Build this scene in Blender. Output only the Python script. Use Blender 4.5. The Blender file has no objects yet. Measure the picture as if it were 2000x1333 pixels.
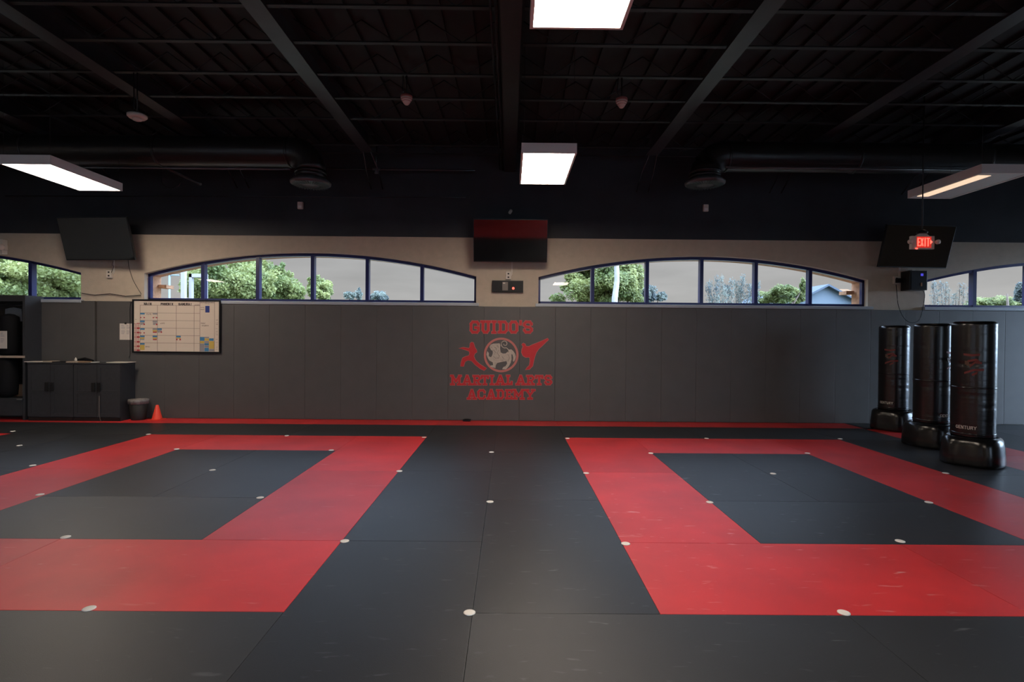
import bpy, bmesh, math, random
from mathutils import Vector, Matrix
random.seed(7)
C = bpy.context.scene.collection
PI = math.pi

# ---------------------------------------------------------------- camera
FPX, YAW, PITCH, ROLL = 1060.36, 0.0048, -0.0102, 0.00857
CAM = Vector((0.1843, 0.1290, 1.4776))
_f = Vector((math.sin(YAW)*math.cos(PITCH), math.cos(YAW)*math.cos(PITCH), math.sin(PITCH)))
_r = Vector((math.cos(YAW), -math.sin(YAW), 0)); _u = _r.cross(_f)
RT = math.cos(ROLL)*_r + math.sin(ROLL)*_u
UP = -math.sin(ROLL)*_r + math.cos(ROLL)*_u
cam = bpy.data.objects.new('camera', bpy.data.cameras.new('camera'))
C.objects.link(cam)
cam.matrix_world = Matrix(((RT.x, UP.x, -_f.x, CAM.x), (RT.y, UP.y, -_f.y, CAM.y), (RT.z, UP.z, -_f.z, CAM.z), (0, 0, 0, 1)))
cam.data.sensor_width = 36; cam.data.lens = FPX*36/2000
cam.data.clip_start = .05; cam.data.clip_end = 500
bpy.context.scene.camera = cam
vs = bpy.context.scene.view_settings
vs.view_transform = 'Standard'; vs.look = 'None'; vs.exposure = 0.0; vs.gamma = 1; vs.use_curve_mapping = False

# ---------------------------------------------------------------- overcast sky
W = bpy.data.worlds.new('overcast'); bpy.context.scene.world = W; W.use_nodes = True
nt = W.node_tree; N = nt.nodes; L = nt.links; N.clear()
out = N.new('ShaderNodeOutputWorld'); bg = N.new('ShaderNodeBackground'); L.new(bg.outputs[0], out.inputs[0])
tc = N.new('ShaderNodeTexCoord'); sp = N.new('ShaderNodeSeparateXYZ'); L.new(tc.outputs['Generated'], sp.inputs[0])
rp = N.new('ShaderNodeValToRGB'); L.new(sp.outputs['Z'], rp.inputs[0])
e = rp.color_ramp.elements
e[0].position = 0.0; e[0].color = (.47, .46, .445, 1)
e[1].position = 1.0; e[1].color = (6.4, 8.4, 11.6, 1)
for p, c in ((.16, (.45, .45, .455, 1)), (.3, (2.0, 2.6, 3.5, 1)), (.55, (4.8, 6.3, 8.7, 1))):
    q = e.new(p); q.color = c
nz = N.new('ShaderNodeTexNoise'); nz.inputs['Scale'].default_value = 5; nz.inputs['Detail'].default_value = 4
mpn = N.new('ShaderNodeMapping'); mpn.inputs['Scale'].default_value = (1, 1, 5); L.new(tc.outputs['Generated'], mpn.inputs[0]); L.new(mpn.outputs[0], nz.inputs['Vector'])
mr = N.new('ShaderNodeMapRange'); mr.inputs[1].default_value = .3; mr.inputs[2].default_value = .7; mr.inputs[3].default_value = .88; mr.inputs[4].default_value = 1.1
L.new(nz.outputs['Fac'], mr.inputs[0])
mx = N.new('ShaderNodeVectorMath'); mx.operation = 'SCALE'; L.new(rp.outputs[0], mx.inputs[0]); L.new(mr.outputs[0], mx.inputs['Scale'])
# the hidden sun brightens the cloud towards the right and behind the viewer
dt = N.new('ShaderNodeVectorMath'); dt.operation = 'DOT_PRODUCT'; dt.inputs[1].default_value = (.92, -.39, 0); L.new(tc.outputs['Generated'], dt.inputs[0])
m2 = N.new('ShaderNodeMapRange'); m2.interpolation_type = 'SMOOTHSTEP'; m2.inputs[1].default_value = .45; m2.inputs[2].default_value = 1.0; m2.inputs[3].default_value = 0; m2.inputs[4].default_value = 1; L.new(dt.outputs['Value'], m2.inputs[0])
mg2 = N.new('ShaderNodeVectorMath'); mg2.operation = 'SCALE'; mg2.inputs[0].default_value = (8.5, 11.6, 16.0); L.new(m2.outputs[0], mg2.inputs['Scale'])
ad2 = N.new('ShaderNodeVectorMath'); ad2.operation = 'ADD'; L.new(mx.outputs[0], ad2.inputs[0]); L.new(mg2.outputs[0], ad2.inputs[1])
L.new(ad2.outputs[0], bg.inputs[0]); bg.inputs[1].default_value = 1.0
sun = bpy.data.objects.new('sun', bpy.data.lights.new('sun', 'SUN')); C.objects.link(sun)
sun.data.energy = 2.0; sun.data.angle = math.radians(20); sun.data.color = (1, .96, .9)
sun.rotation_euler = (math.radians(35), 0, math.radians(20))

LAMP = 38.0          # radiance of the ceiling fixtures
WARM = (1.0, .85, .70)

# ---------------------------------------------------------------- surveying: a measured sight line met with a plane
def ray(px, py):
    return _f + RT*((px-1000)/FPX) - UP*((py-666.5)/FPX)
def atY(px, py, Y):
    d = ray(px, py); return CAM + d*((Y-CAM.y)/d.y)
def atZ(px, py, z):
    d = ray(px, py); return CAM + d*((z-CAM.z)/d.z)

# ---------------------------------------------------------------- materials
MATS = {}
def mat(name, col, rough=.6, spec=.5, metal=0, emit=None, es=0, noise=0, nscale=20, bump=0, bscale=60, coat=0, nstretch=(1, 1, 1)):
    m = bpy.data.materials.new(name); m.use_nodes = True; t = m.node_tree; b = t.nodes['Principled BSDF']
    b.inputs['Base Color'].default_value = (*col, 1); b.inputs['Roughness'].default_value = rough
    b.inputs['Specular IOR Level'].default_value = spec; b.inputs['Metallic'].default_value = metal
    b.inputs['Coat Weight'].default_value = coat
    if emit: b.inputs['Emission Color'].default_value = (*emit, 1); b.inputs['Emission Strength'].default_value = es
    if noise or bump:
        g = t.nodes.new('ShaderNodeNewGeometry'); mp = t.nodes.new('ShaderNodeMapping'); mp.inputs['Scale'].default_value = nstretch
        t.links.new(g.outputs['Position'], mp.inputs[0])
    if noise:
        n = t.nodes.new('ShaderNodeTexNoise'); n.inputs['Scale'].default_value = nscale; n.inputs['Detail'].default_value = 5
        t.links.new(mp.outputs[0], n.inputs['Vector'])
        r = t.nodes.new('ShaderNodeValToRGB'); t.links.new(n.outputs['Fac'], r.inputs[0])
        r.color_ramp.elements[0].position = .3; r.color_ramp.elements[1].position = .7
        r.color_ramp.elements[0].color = (*[c*(1-noise) for c in col], 1); r.color_ramp.elements[1].color = (*[min(1, c*(1+noise)) for c in col], 1)
        t.links.new(r.outputs[0], b.inputs['Base Color'])
    if bump:
        n = t.nodes.new('ShaderNodeTexNoise'); n.inputs['Scale'].default_value = bscale; n.inputs['Detail'].default_value = 3
        t.links.new(mp.outputs[0], n.inputs['Vector'])
        bp = t.nodes.new('ShaderNodeBump'); bp.inputs['Strength'].default_value = bump; bp.inputs['Distance'].default_value = .01
        t.links.new(n.outputs['Fac'], bp.inputs['Height']); t.links.new(bp.outputs[0], b.inputs['Normal'])
    MATS[name] = m; return m

def mat_floor(name, col, rough, scuff_amt, scuff_col):
    """vinyl mat: fine grain, faint worn clouds, pale rub marks in streaks"""
    m = bpy.data.materials.new(name); m.use_nodes = True; t = m.node_tree; b = t.nodes['Principled BSDF']; nd = t.nodes; lk = t.links
    g = nd.new('ShaderNodeNewGeometry'); oi = nd.new('ShaderNodeObjectInfo')
    n1 = nd.new('ShaderNodeTexNoise'); n1.inputs['Scale'].default_value = 1.7; n1.inputs['Detail'].default_value = 6; lk.new(g.outputs['Position'], n1.inputs['Vector'])
    r1 = nd.new('ShaderNodeMapRange'); r1.inputs[1].default_value = .3; r1.inputs[2].default_value = .75; r1.inputs[3].default_value = .85; r1.inputs[4].default_value = 1.18; lk.new(n1.outputs['Fac'], r1.inputs[0])
    ov = nd.new('ShaderNodeMapRange'); ov.inputs[3].default_value = .85; ov.inputs[4].default_value = 1.15; lk.new(oi.outputs['Random'], ov.inputs[0])
    mu = nd.new('ShaderNodeMath'); mu.operation = 'MULTIPLY'; lk.new(r1.outputs[0], mu.inputs[0]); lk.new(ov.outputs[0], mu.inputs[1])
    sc = nd.new('ShaderNodeVectorMath'); sc.operation = 'SCALE'; sc.inputs[0].default_value = col; lk.new(mu.outputs[0], sc.inputs['Scale'])
    # rub marks: stretched noise gated by a second broad noise
    acc = None
    for rot, sx, seed in ((.5, 3.2, 3.0), (-.9, 2.6, 11.0), (1.6, 3.8, 23.0)):
        mp = nd.new('ShaderNodeMapping'); mp.inputs['Rotation'].default_value = (0, 0, rot); mp.inputs['Location'].default_value = (seed, seed*.7, 0)
        mp.inputs['Scale'].default_value = (sx, sx*5, 1); lk.new(g.outputs['Position'], mp.inputs[0])
        n2 = nd.new('ShaderNodeTexNoise'); n2.inputs['Scale'].default_value = 1.5; n2.inputs['Detail'].default_value = 3; n2.inputs['Distortion'].default_value = .5; lk.new(mp.outputs[0], n2.inputs['Vector'])
        r2 = nd.new('ShaderNodeMapRange'); r2.inputs[1].default_value = .685; r2.inputs[2].default_value = .80; lk.new(n2.outputs['Fac'], r2.inputs[0])
        if acc is None: acc = r2.outputs[0]
        else:
            ad = nd.new('ShaderNodeMath'); ad.operation = 'MAXIMUM'; lk.new(acc, ad.inputs[0]); lk.new(r2.outputs[0], ad.inputs[1]); acc = ad.outputs[0]
    # the well-trodden patch near the front of the right hand square is rubbed most
    dv = nd.new('ShaderNodeVectorMath'); dv.operation = 'DISTANCE'; dv.inputs[1].default_value = (1.9, 4.9, 0); lk.new(g.outputs['Position'], dv.inputs[0])
    dr = nd.new('ShaderNodeMapRange'); dr.inputs[1].default_value = .8; dr.inputs[2].default_value = 3.0; dr.inputs[3].default_value = scuff_amt*3.2; dr.inputs[4].default_value = scuff_amt; lk.new(dv.outputs['Value'], dr.inputs[0])
    sm = nd.new('ShaderNodeMath'); sm.operation = 'MULTIPLY'; lk.new(acc, sm.inputs[0]); lk.new(dr.outputs[0], sm.inputs[1])
    mix = nd.new('ShaderNodeMix'); mix.data_type = 'RGBA'; lk.new(sm.outputs[0], mix.inputs['Factor']); lk.new(sc.outputs[0], mix.inputs['A']); mix.inputs['B'].default_value = (*scuff_col, 1)
    lk.new(mix.outputs['Result'], b.inputs['Base Color'])
    rr = nd.new('ShaderNodeMapRange'); rr.inputs[3].default_value = rough-.04; rr.inputs[4].default_value = rough+.04; lk.new(oi.outputs['Random'], rr.inputs[0])
    gr = nd.new('ShaderNodeSeparateColor'); lk.new(oi.outputs['Color'], gr.inputs[0])
    ra = nd.new('ShaderNodeMath'); ra.operation = 'MULTIPLY_ADD'; ra.inputs[1].default_value = .07; lk.new(gr.outputs[0], ra.inputs[0]); lk.new(rr.outputs[0], ra.inputs[2]); lk.new(ra.outputs[0], b.inputs['Roughness'])
    sh = nd.new('ShaderNodeMapRange'); sh.inputs[3].default_value = .38; sh.inputs[4].default_value = .62; lk.new(gr.outputs[0], sh.inputs[0]); lk.new(sh.outputs[0], b.inputs['Specular IOR Level'])
    n3 = nd.new('ShaderNodeTexNoise'); n3.inputs['Scale'].default_value = 260; lk.new(g.outputs['Position'], n3.inputs['Vector'])
    bp = nd.new('ShaderNodeBump'); bp.inputs['Strength'].default_value = .25; bp.inputs['Distance'].default_value = .002; lk.new(n3.outputs['Fac'], bp.inputs['Height']); lk.new(bp.outputs[0], b.inputs['Normal'])
    MATS[name] = m; return m

M = MATS
mat_floor('mat_red', (.54, .024, .027), .40, .22, (.8, .5, .5))
mat_floor('mat_black', (.018, .0195, .023), .42, .16, (.35, .38, .42))
mat('slab', (.03, .03, .032), .8)
mat('tan_wall', (.48, .40, .31), .75, noise=.05, nscale=9, bump=.25, bscale=90)
mat('black_wall', (.018, .020, .026), .6, noise=.2, nscale=3, bump=.2, bscale=60)
mat('ceiling_black', (.005, .005, .006), .7, noise=.4, nscale=4)
mat('steel_black', (.008, .008, .009), .5, noise=.3, nscale=8, bump=.15)
mat('beam_dark', (.027, .026, .030), .38, noise=.25, nscale=5)
mat('pipe_gloss', (.03, .03, .033), .25)
mat('conduit_shiny', (.10, .10, .11), .2)
mat('duct', (.013, .0125, .0125), .36, noise=.25, nscale=10, bump=.2, bscale=25)
mat('diffuser_metal', (.08, .08, .085), .35)
mat('pad', (.082, .077, .074), .5, noise=.05, nscale=4, bump=.15, bscale=160)
mat('sill', (.36, .39, .43), .35)
mat('frame_navy', (.013, .017, .10), .3)
mat('brick', (.42, .23, .13), .85, noise=.2, nscale=25)
mat('tv_body', (.006, .006, .007), .35)
mat('tv_screen', (.004, .004, .005), .05, spec=1.0)
mat('white_plastic', (.60, .54, .47), .45)
mat('lamp_frame', (.75, .73, .70), .45)
mat('black_plastic', (.005, .005, .007), .45, spec=.25)
mat('cabinet_black', (.028, .029, .032), .42, noise=.1, nscale=20)
mat('cabinet_handle', (.002, .002, .002), .5)
mat('bag_vinyl', (.004, .004, .005), .24, spec=.8, bump=.12, bscale=9, nstretch=(1, 1, 3))
mat('bag_base', (.007, .007, .008), .22, bump=.25, bscale=5)
mat('bag_band', (.010, .010, .012), .2)
mat('print_white', (.5, .48, .44), .5)
mat('print_red', (.16, .018, .016), .5)
mat('print_dim', (.10, .05, .03), .5)
mat('logo_red', (.50, .015, .022), .5)
mat('logo_outline', (.50, .15, .13), .5)
mat('logo_beige', (.44, .37, .31), .6, noise=.1, nscale=30)
mat('logo_line', (.10, .08, .07), .6)
mat('board_white', (.64, .54, .44), .35)
mat('ink', (.05, .035, .035), .6)
mat('ink_brown', (.16, .10, .08), .6)
mat('tag_blue', (.05, .20, .38), .5)
mat('tag_navy', (.02, .04, .20), .4)
mat('tag_yellow', (.55, .38, .08), .5)
mat('tag_red', (.42, .03, .04), .5)
mat('tag_grey', (.28, .26, .27), .5)
mat('paper', (.62, .55, .48), .8)
mat('cone', (.85, .06, .03), .5, emit=(1, .1, .05), es=0)
mat('bin', (.022, .020, .019), .6, spec=.3)
mat('liner', (.20, .18, .17), .35, bump=.6, bscale=60)
mat('wood_edge', (.42, .33, .25), .6)
mat('cardboard', (.28, .17, .10), .8)
mat('chrome', (.7, .7, .7), .15, metal=1)
mat('cloth_white', (.42, .42, .43), .8, bump=.3, bscale=30)
mat('cloth_black', (.004, .004, .005), .8, spec=.2)
mat('led_red', (1, .05, .04), .4, emit=(1, .09, .06), es=3)
mat('led_dim', (.6, .05, .04), .4, emit=(1, .05, .03), es=.45)
mat('led_blue', (.1, .1, .9), .4, emit=(.12, .1, 1), es=.6)
mat('timer_grey', (.16, .13, .11), .4)
mat('dot', (.80, .78, .74), .5)
mat('alarm_red', (.35, .10, .09), .5)
mat('strobe', (.62, .50, .44), .4)
mat('lamp_on', (1, 1, 1), .5, emit=WARM, es=LAMP)
mat('lamp_low', (.55, .55, .56), .4)
mat('tube_glow', (1, .9, .75), .5, emit=(1, .72, .48), es=.9)
mat('leaf', (.22, .36, .15), .6); mat('leaf_blue', (.14, .22, .22), .6); mat('bark', (.12, .09, .07), .9, noise=.3)
mat('birch', (.34, .34, .35), .6, noise=.15, nscale=6)
mat('siding', (.085, .115, .15), .7, noise=.06); mat('roof', (.05, .07, .10), .8); mat('post_white', (.34, .34, .36), .5)
mat('pole_grey', (.12, .17, .2), .5)
mat('grass', (.06, .07, .04), .9, noise=.3, nscale=2); mat('concrete', (.14, .14, .13), .9)

def leafmat(name, a, b_, sc):
    m = MATS[name]; t = m.node_tree; bs = t.nodes['Principled BSDF']
    g = t.nodes.new('ShaderNodeNewGeometry'); n = t.nodes.new('ShaderNodeTexNoise'); n.inputs['Scale'].default_value = sc; n.inputs['Detail'].default_value = 4
    t.links.new(g.outputs['Position'], n.inputs['Vector'])
    r = t.nodes.new('ShaderNodeValToRGB'); t.links.new(n.outputs['Fac'], r.inputs[0])
    r.color_ramp.elements[0].position = .36; r.color_ramp.elements[1].position = .64
    r.color_ramp.elements[0].color = (*a, 1); r.color_ramp.elements[1].color = (*b_, 1)
    t.links.new(r.outputs[0], bs.inputs['Base Color'])
    tr = t.nodes.new('ShaderNodeBsdfTranslucent'); t.links.new(r.outputs[0], tr.inputs[0])
    ms = t.nodes.new('ShaderNodeMixShader'); ms.inputs[0].default_value = .35
    t.links.new(bs.outputs[0], ms.inputs[1]); t.links.new(tr.outputs[0], ms.inputs[2]); t.links.new(ms.outputs[0], t.nodes['Material Output'].inputs[0])
leafmat('leaf', (.085, .12, .03), (.24, .26, .085), .8)
leafmat('leaf_blue', (.05, .07, .075), (.17, .20, .17), 1.5)

def glassmat():
    m = bpy.data.materials.new('glass'); m.use_nodes = True; t = m.node_tree; t.nodes.remove(t.nodes['Principled BSDF'])
    tr = t.nodes.new('ShaderNodeBsdfTransparent'); gl = t.nodes.new('ShaderNodeBsdfGlossy'); gl.inputs['Roughness'].default_value = .01
    tr.inputs[0].default_value = (.985, .99, .99, 1)
    fr = t.nodes.new('ShaderNodeFresnel'); fr.inputs['IOR'].default_value = 1.45; ms = t.nodes.new('ShaderNodeMixShader')
    ge = t.nodes.new('ShaderNodeNewGeometry'); om = t.nodes.new('ShaderNodeMath'); om.operation = 'SUBTRACT'; om.inputs[0].default_value = 1; t.links.new(ge.outputs['Backfacing'], om.inputs[1])
    mu = t.nodes.new('ShaderNodeMath'); mu.operation = 'MULTIPLY'; t.links.new(fr.outputs[0], mu.inputs[0]); t.links.new(om.outputs[0], mu.inputs[1])
    t.links.new(mu.outputs[0], ms.inputs[0]); t.links.new(tr.outputs[0], ms.inputs[1]); t.links.new(gl.outputs[0], ms.inputs[2]); t.links.new(ms.outputs[0], t.nodes['Material Output'].inputs[0])
    MATS['glass'] = m
glassmat()

# ---------------------------------------------------------------- mesh building
class MB:
    def __init__(s): s.bm = bmesh.new()
    def face(s, pts, smooth=False):
        try:
            f = s.bm.faces.new([s.bm.verts.new(p) for p in pts]); f.smooth = smooth
        except ValueError: pass
    def box(s, x0, x1, y0, y1, z0, z1, bev=0):
        r = bmesh.ops.create_cube(s.bm, size=1); vs_ = r['verts']
        for v in vs_: v.co = Vector((x0+(v.co.x+.5)*(x1-x0), y0+(v.co.y+.5)*(y1-y0), z0+(v.co.z+.5)*(z1-z0)))
        if bev:
            es_ = list({e_ for v in vs_ for e_ in v.link_edges})
            bmesh.ops.bevel(s.bm, geom=es_, offset=bev, segments=2, affect='EDGES', profile=.7)
        return s
    def prism(s, poly, axis, a, b):
        """extrude a 2-D polygon along an axis between a and b"""
        def P(p, t):
            if axis == 'y': return Vector((p[0], t, p[1]))
            if axis == 'x': return Vector((t, p[0], p[1]))
            return Vector((p[0], p[1], t))
        va = [s.bm.verts.new(P(p, a)) for p in poly]; vb = [s.bm.verts.new(P(p, b)) for p in poly]; n = len(poly)
        fs = [s.bm.faces.new(va), s.bm.faces.new(vb[::-1])]
        for i in range(n): fs.append(s.bm.faces.new((va[i], vb[i], vb[(i+1) % n], va[(i+1) % n])))
        bmesh.ops.recalc_face_normals(s.bm, faces=fs)
        return s
    def lathe(s, prof, c=(0, 0, 0), seg=32, axis='z', sq=2.0, wob=None):
        """prof = [(r, h)]; sq > 2 gives a squarish section"""
        rings = []
        for r, h in prof:
            ring = []
            for i in range(seg):
                a = 2*PI*i/seg; ca, sa = math.cos(a), math.sin(a)
                k = 1/((abs(ca)**sq+abs(sa)**sq)**(1/sq)) if sq != 2 else 1
                rr = r*k*(wob(a, h) if wob else 1)
                if axis == 'z': p = (c[0]+rr*ca, c[1]+rr*sa, c[2]+h)
                elif axis == 'y': p = (c[0]+rr*ca, c[1]+h, c[2]+rr*sa)
                else: p = (c[0]+h, c[1]+rr*ca, c[2]+rr*sa)
                ring.append(s.bm.verts.new(p))
            rings.append(ring)
        fs = []
        for a_, b_ in zip(rings, rings[1:]):
            for i in range(seg):
                f = s.bm.faces.new((a_[i], a_[(i+1) % seg], b_[(i+1) % seg], b_[i])); f.smooth = True; fs.append(f)
        fs.append(s.bm.faces.new(rings[0][::-1])); fs.append(s.bm.faces.new(rings[-1]))
        bmesh.ops.recalc_face_normals(s.bm, faces=fs)
        return s
    def tube(s, pts, r, seg=8):
        pts = [Vector(p) for p in pts]; rings = []
        rs = r if isinstance(r, (list, tuple)) else [r]*len(pts)
        for i, p in enumerate(pts):
            d = (pts[min(i+1, len(pts)-1)]-pts[max(i-1, 0)]).normalized()
            h = Vector((0, 0, 1)) if abs(d.z) < .9 else Vector((1, 0, 0))
            a = d.cross(h).normalized(); b_ = d.cross(a)
            rings.append([s.bm.verts.new(p+rs[i]*(math.cos(2*PI*k/seg)*a+math.sin(2*PI*k/seg)*b_)) for k in range(seg)])
        fs = []
        for a_, b_ in zip(rings, rings[1:]):
            for i in range(seg):
                f = s.bm.faces.new((a_[i], a_[(i+1) % seg], b_[(i+1) % seg], b_[i])); f.smooth = True; fs.append(f)
        fs.append(s.bm.faces.new(rings[0][::-1])); fs.append(s.bm.faces.new(rings[-1]))
        bmesh.ops.recalc_face_normals(s.bm, faces=fs)
        return s
    def build(s, name, m, parent=None, loc=None):
        """verts are in world coordinates (or in the parent's own frame if the parent is rotated);
        loc puts a top-level object's origin at its base"""
        me = bpy.data.meshes.new(name)
        o = bpy.data.objects.new(name, me); C.objects.link(o)
        if parent is not None:
            o.parent = parent
            org = ORIGIN.get(parent.name, Vector())
            ORIGIN[o.name] = org; s.bm.transform(Matrix.Translation(-org))
        elif loc is not None:
            org = Vector(loc); s.bm.transform(Matrix.Translation(-org)); o.location = org; ORIGIN[o.name] = org
        s.bm.to_mesh(me); s.bm.free(); me.materials.append(MATS[m] if isinstance(m, str) else m)
        return o
ORIGIN = {}
def tag(o, label=None, cat=None, group=None, kind=None):
    if label: o['label'] = label
    if cat: o['category'] = cat
    if group: o['group'] = group
    if kind: o['kind'] = kind
    return o
def root(name, loc, label=None, cat=None, group=None, kind=None, rot=None):
    o = bpy.data.objects.new(name, None); C.objects.link(o); o.location = loc; o.empty_display_size = .1
    if rot: o.rotation_euler = rot; ORIGIN[o.name] = Vector()     # parts of a rotated thing are given in its own frame
    else: ORIGIN[o.name] = Vector(loc)
    return tag(o, label, cat, group, kind)
def copy_tree(o, parent=None):
    c = o.copy(); C.objects.link(c); c.parent = parent
    for ch in list(o.children): copy_tree(ch, c)
    return c
def arc(c, r, a0, a1, n, ax='xz'):
    res = []
    for i in range(n+1):
        a = a0+(a1-a0)*i/n
        res.append((c[0]+r*math.cos(a), c[1], c[2]+r*math.sin(a)))
    return res

# ================================================================= THE ROOM
XL, XR, YF, YB, ZC = -12.5, 12.6, -5.0, 9.56, 4.75
o = MB().box(XL-.3, XR+.3, YF-.3, YB+.3, -.3, -.015).build('floor', 'mat_black'); tag(o, 'dark slab under the training mats', kind='structure')
o = MB()
o.box(XL-.3, XR+.3, YF-.3, YB+.3, ZC, ZC+.25)
for i in range(80):
    x = XL+.16+i*.315
    o.box(x, x+.16, YF, YB, ZC-.04, ZC+.01)
tag(o.build('ceiling', 'ceiling_black'), kind='structure', label='black ribbed metal deck ceiling')

# arched window openings of the back wall
WIN = [(-10.10, 'far left'), (-3.27, 'left'), (3.55, 'right'), (10.28, 'far right')]
HW, ZS, ZSIDE, ZPK = 2.87, 2.035, 2.50, 2.885
def ztop(dx, ins=0): return ZPK-ins-(ZPK-ZSIDE)*(dx/HW)**2
def wall_strip(mb, y0, y1, zlo, zhi, ins=0, hw=None):
    hw = hw or HW-ins
    xs = [(XL, XL)]
    x = XL
    for cx, _ in WIN:
        a, b = max(cx-hw, XL), min(cx+hw, XR)
        if a > x: mb.box(x, a, y0, y1, zlo, zhi)
        mb.box(a, b, y0, y1, zlo, ZS+ins)
        n = 24
        for i in range(n):
            x0, x1 = a+(b-a)*i/n, a+(b-a)*(i+1)/n
            mb.prism([(x0, ztop(x0-cx, ins)), (x1, ztop(x1-cx, ins)), (x1, zhi), (x0, zhi)], 'y', y0, y1)
        x = b
    if x < XR: mb.box(x, XR, y0, y1, zlo, zhi)
mb = MB(); wall_strip(mb, YB, YB+.16, -.3, 3.17)
wb = tag(mb.build('wall_back', 'tan_wall'), 'tan painted back wall above the grey pads', kind='structure')
bmesh_clean = None
mb = MB(); wall_strip(mb, YB+.16, YB+.40, -.3, 3.17, ins=.035)
for cx, s_ in ((-3.27, -1), (3.55, 1)):
    if True:
        x = cx+s_*(HW-.05); mb.box(min(x, x-s_*.14), max(x, x-s_*.14), YB+.30, YB+.52, 2.27, 2.33)
tag(mb.build('wall_outside', 'brick'), 'orange brick outer skin seen in the window reveals', kind='structure')
tag(MB().box(XL, XR, YB-.02, YB+.4, 3.17, ZC).build('wall_back_upper', 'black_wall'), 'black painted upper band of the back wall', kind='structure')
# side walls and the wall behind the camera with tall shop windows
def holed_wall(name, axis, pos, a0, a1, holes, m, label):
    mb = MB(); x = a0
    def bx(u0, u1, z0, z1):
        if axis == 'y': mb.box(u0, u1, pos-.2, pos, z0, z1) if pos < 0 else mb.box(u0, u1, pos, pos+.2, z0, z1)
        else: mb.box(pos-.2, pos, u0, u1, z0, z1) if pos < 0 else mb.box(pos, pos+.2, u0, u1, z0, z1)
    for h0, h1, z0, z1 in holes:
        bx(x, h0, -.3, ZC); bx(h0, h1, -.3, z0); bx(h0, h1, z1, ZC); x = h1
    bx(x, a1, -.3, ZC)
    return tag(mb.build(name, m), label, kind='structure')
holed_wall('wall_left', 'x', XL, YF-.2, YB+.16, [], 'tan_wall', 'plain left side wall')
holed_wall('wall_right', 'x', XR, YF-.2, YB+.16, [(6.2, 9.3, .05, 3.0)], 'tan_wall', 'right side wall with daylight windows')
holed_wall('wall_front', 'y', YF, XL, XR, [(-10, -7, .3, 2.7), (-5.5, -2.5, .3, 2.7), (2.5, 5.5, .3, 2.7), (7, 10, .3, 2.7)], 'tan_wall', 'wall behind the camera with shop windows')

wn = 0
for cx, where in WIN:
    wn += 1
    w = root('window_%d' % wn, (cx, YB+.1, ZS), 'navy framed arched strip window, %s of the four' % where, None, None, 'structure')
    y0, y1 = YB+.10, YB+.17
    mb = MB(); n = 28; t = .05; hw = HW+.02
    mb.box(cx-hw, cx+hw, y0, y1, ZS-.01, ZS+.045)
    for s_ in (-1, 1): mb.box(min(cx+s_*hw, cx+s_*(hw-.06)), max(cx+s_*hw, cx+s_*(hw-.06)), y0, y1, ZS, ZSIDE-.01)
    for i in range(n):
        xa, xb = -hw+2*hw*i/n, -hw+2*hw*(i+1)/n
        mb.prism([(cx+xa, ztop(xa)-t), (cx+xb, ztop(xb)-t), (cx+xb, ztop(xb)+.02), (cx+xa, ztop(xa)+.02)], 'y', y0, y1)
    mb.build('window_frame', 'frame_navy', w)
    for k in range(-2, 3):
        xx = cx+k*.957
        MB().box(xx-.03, xx+.03, y0-.01, y1+.02, ZS+.02, ztop(k*.957)-.02).build('mullion', 'frame_navy', w)
    for k in range(6):
        xa, xb = -2.87+k*.957, -2.87+(k+1)*.957
        poly = [(cx+xa, ZS+.02)]+[(cx+xb, ZS+.02)]+[(cx+xb-(xb-xa)*j/6, ztop(xb-(xb-xa)*j/6)-.02) for j in range(7)]
        MB().prism(poly, 'y', YB+.13, YB+.136).build('pane', 'glass', w)
    MB().box(cx-hw-.03, cx+hw+.03, YB-.075, YB+.10, ZS-.055, ZS-.003, .006).build('window_sill', 'sill', w)
# daylight windows of the two unseen walls
for (ax, h0, h1, z0, z1) in [('x', 6.2, 9.3, .05, 3.0), ('y', -10, -7, .3, 2.7), ('y', -5.5, -2.5, .3, 2.7), ('y', 2.5, 5.5, .3, 2.7), ('y', 7, 10, .3, 2.7)]:
    wn += 1
    loc = (XR+.1, (h0+h1)/2, z0) if ax == 'x' else ((h0+h1)/2, YF-.1, z0)
    w = root('window_%d' % wn, loc, 'plain rectangular shop window', None, None, 'structure')
    mf, mg = MB(), MB()
    def bb(m_, u0, u1, za, zb, d):
        if ax == 'x': m_.box(XR+.1-d, XR+.1+d, u0, u1, za, zb)
        else: m_.box(u0, u1, YF-.1-d, YF-.1+d, za, zb)
    bb(mf, h0, h1, z0, z0+.06, .04); bb(mf, h0, h1, z1-.06, z1, .04)
    for k in range(4):
        u = h0+(h1-h0-.06)*k/3
        if ax == 'x' and k in (1, 2): continue
        bb(mf, u, u+.06, z0+.06, z1-.06, .04)
    bb(mg, h0+.03, h1-.03, z0+.03, z1-.03, .004)
    mf.build('window_frame', 'frame_navy', w); mg.build('pane', 'glass', w)

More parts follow.
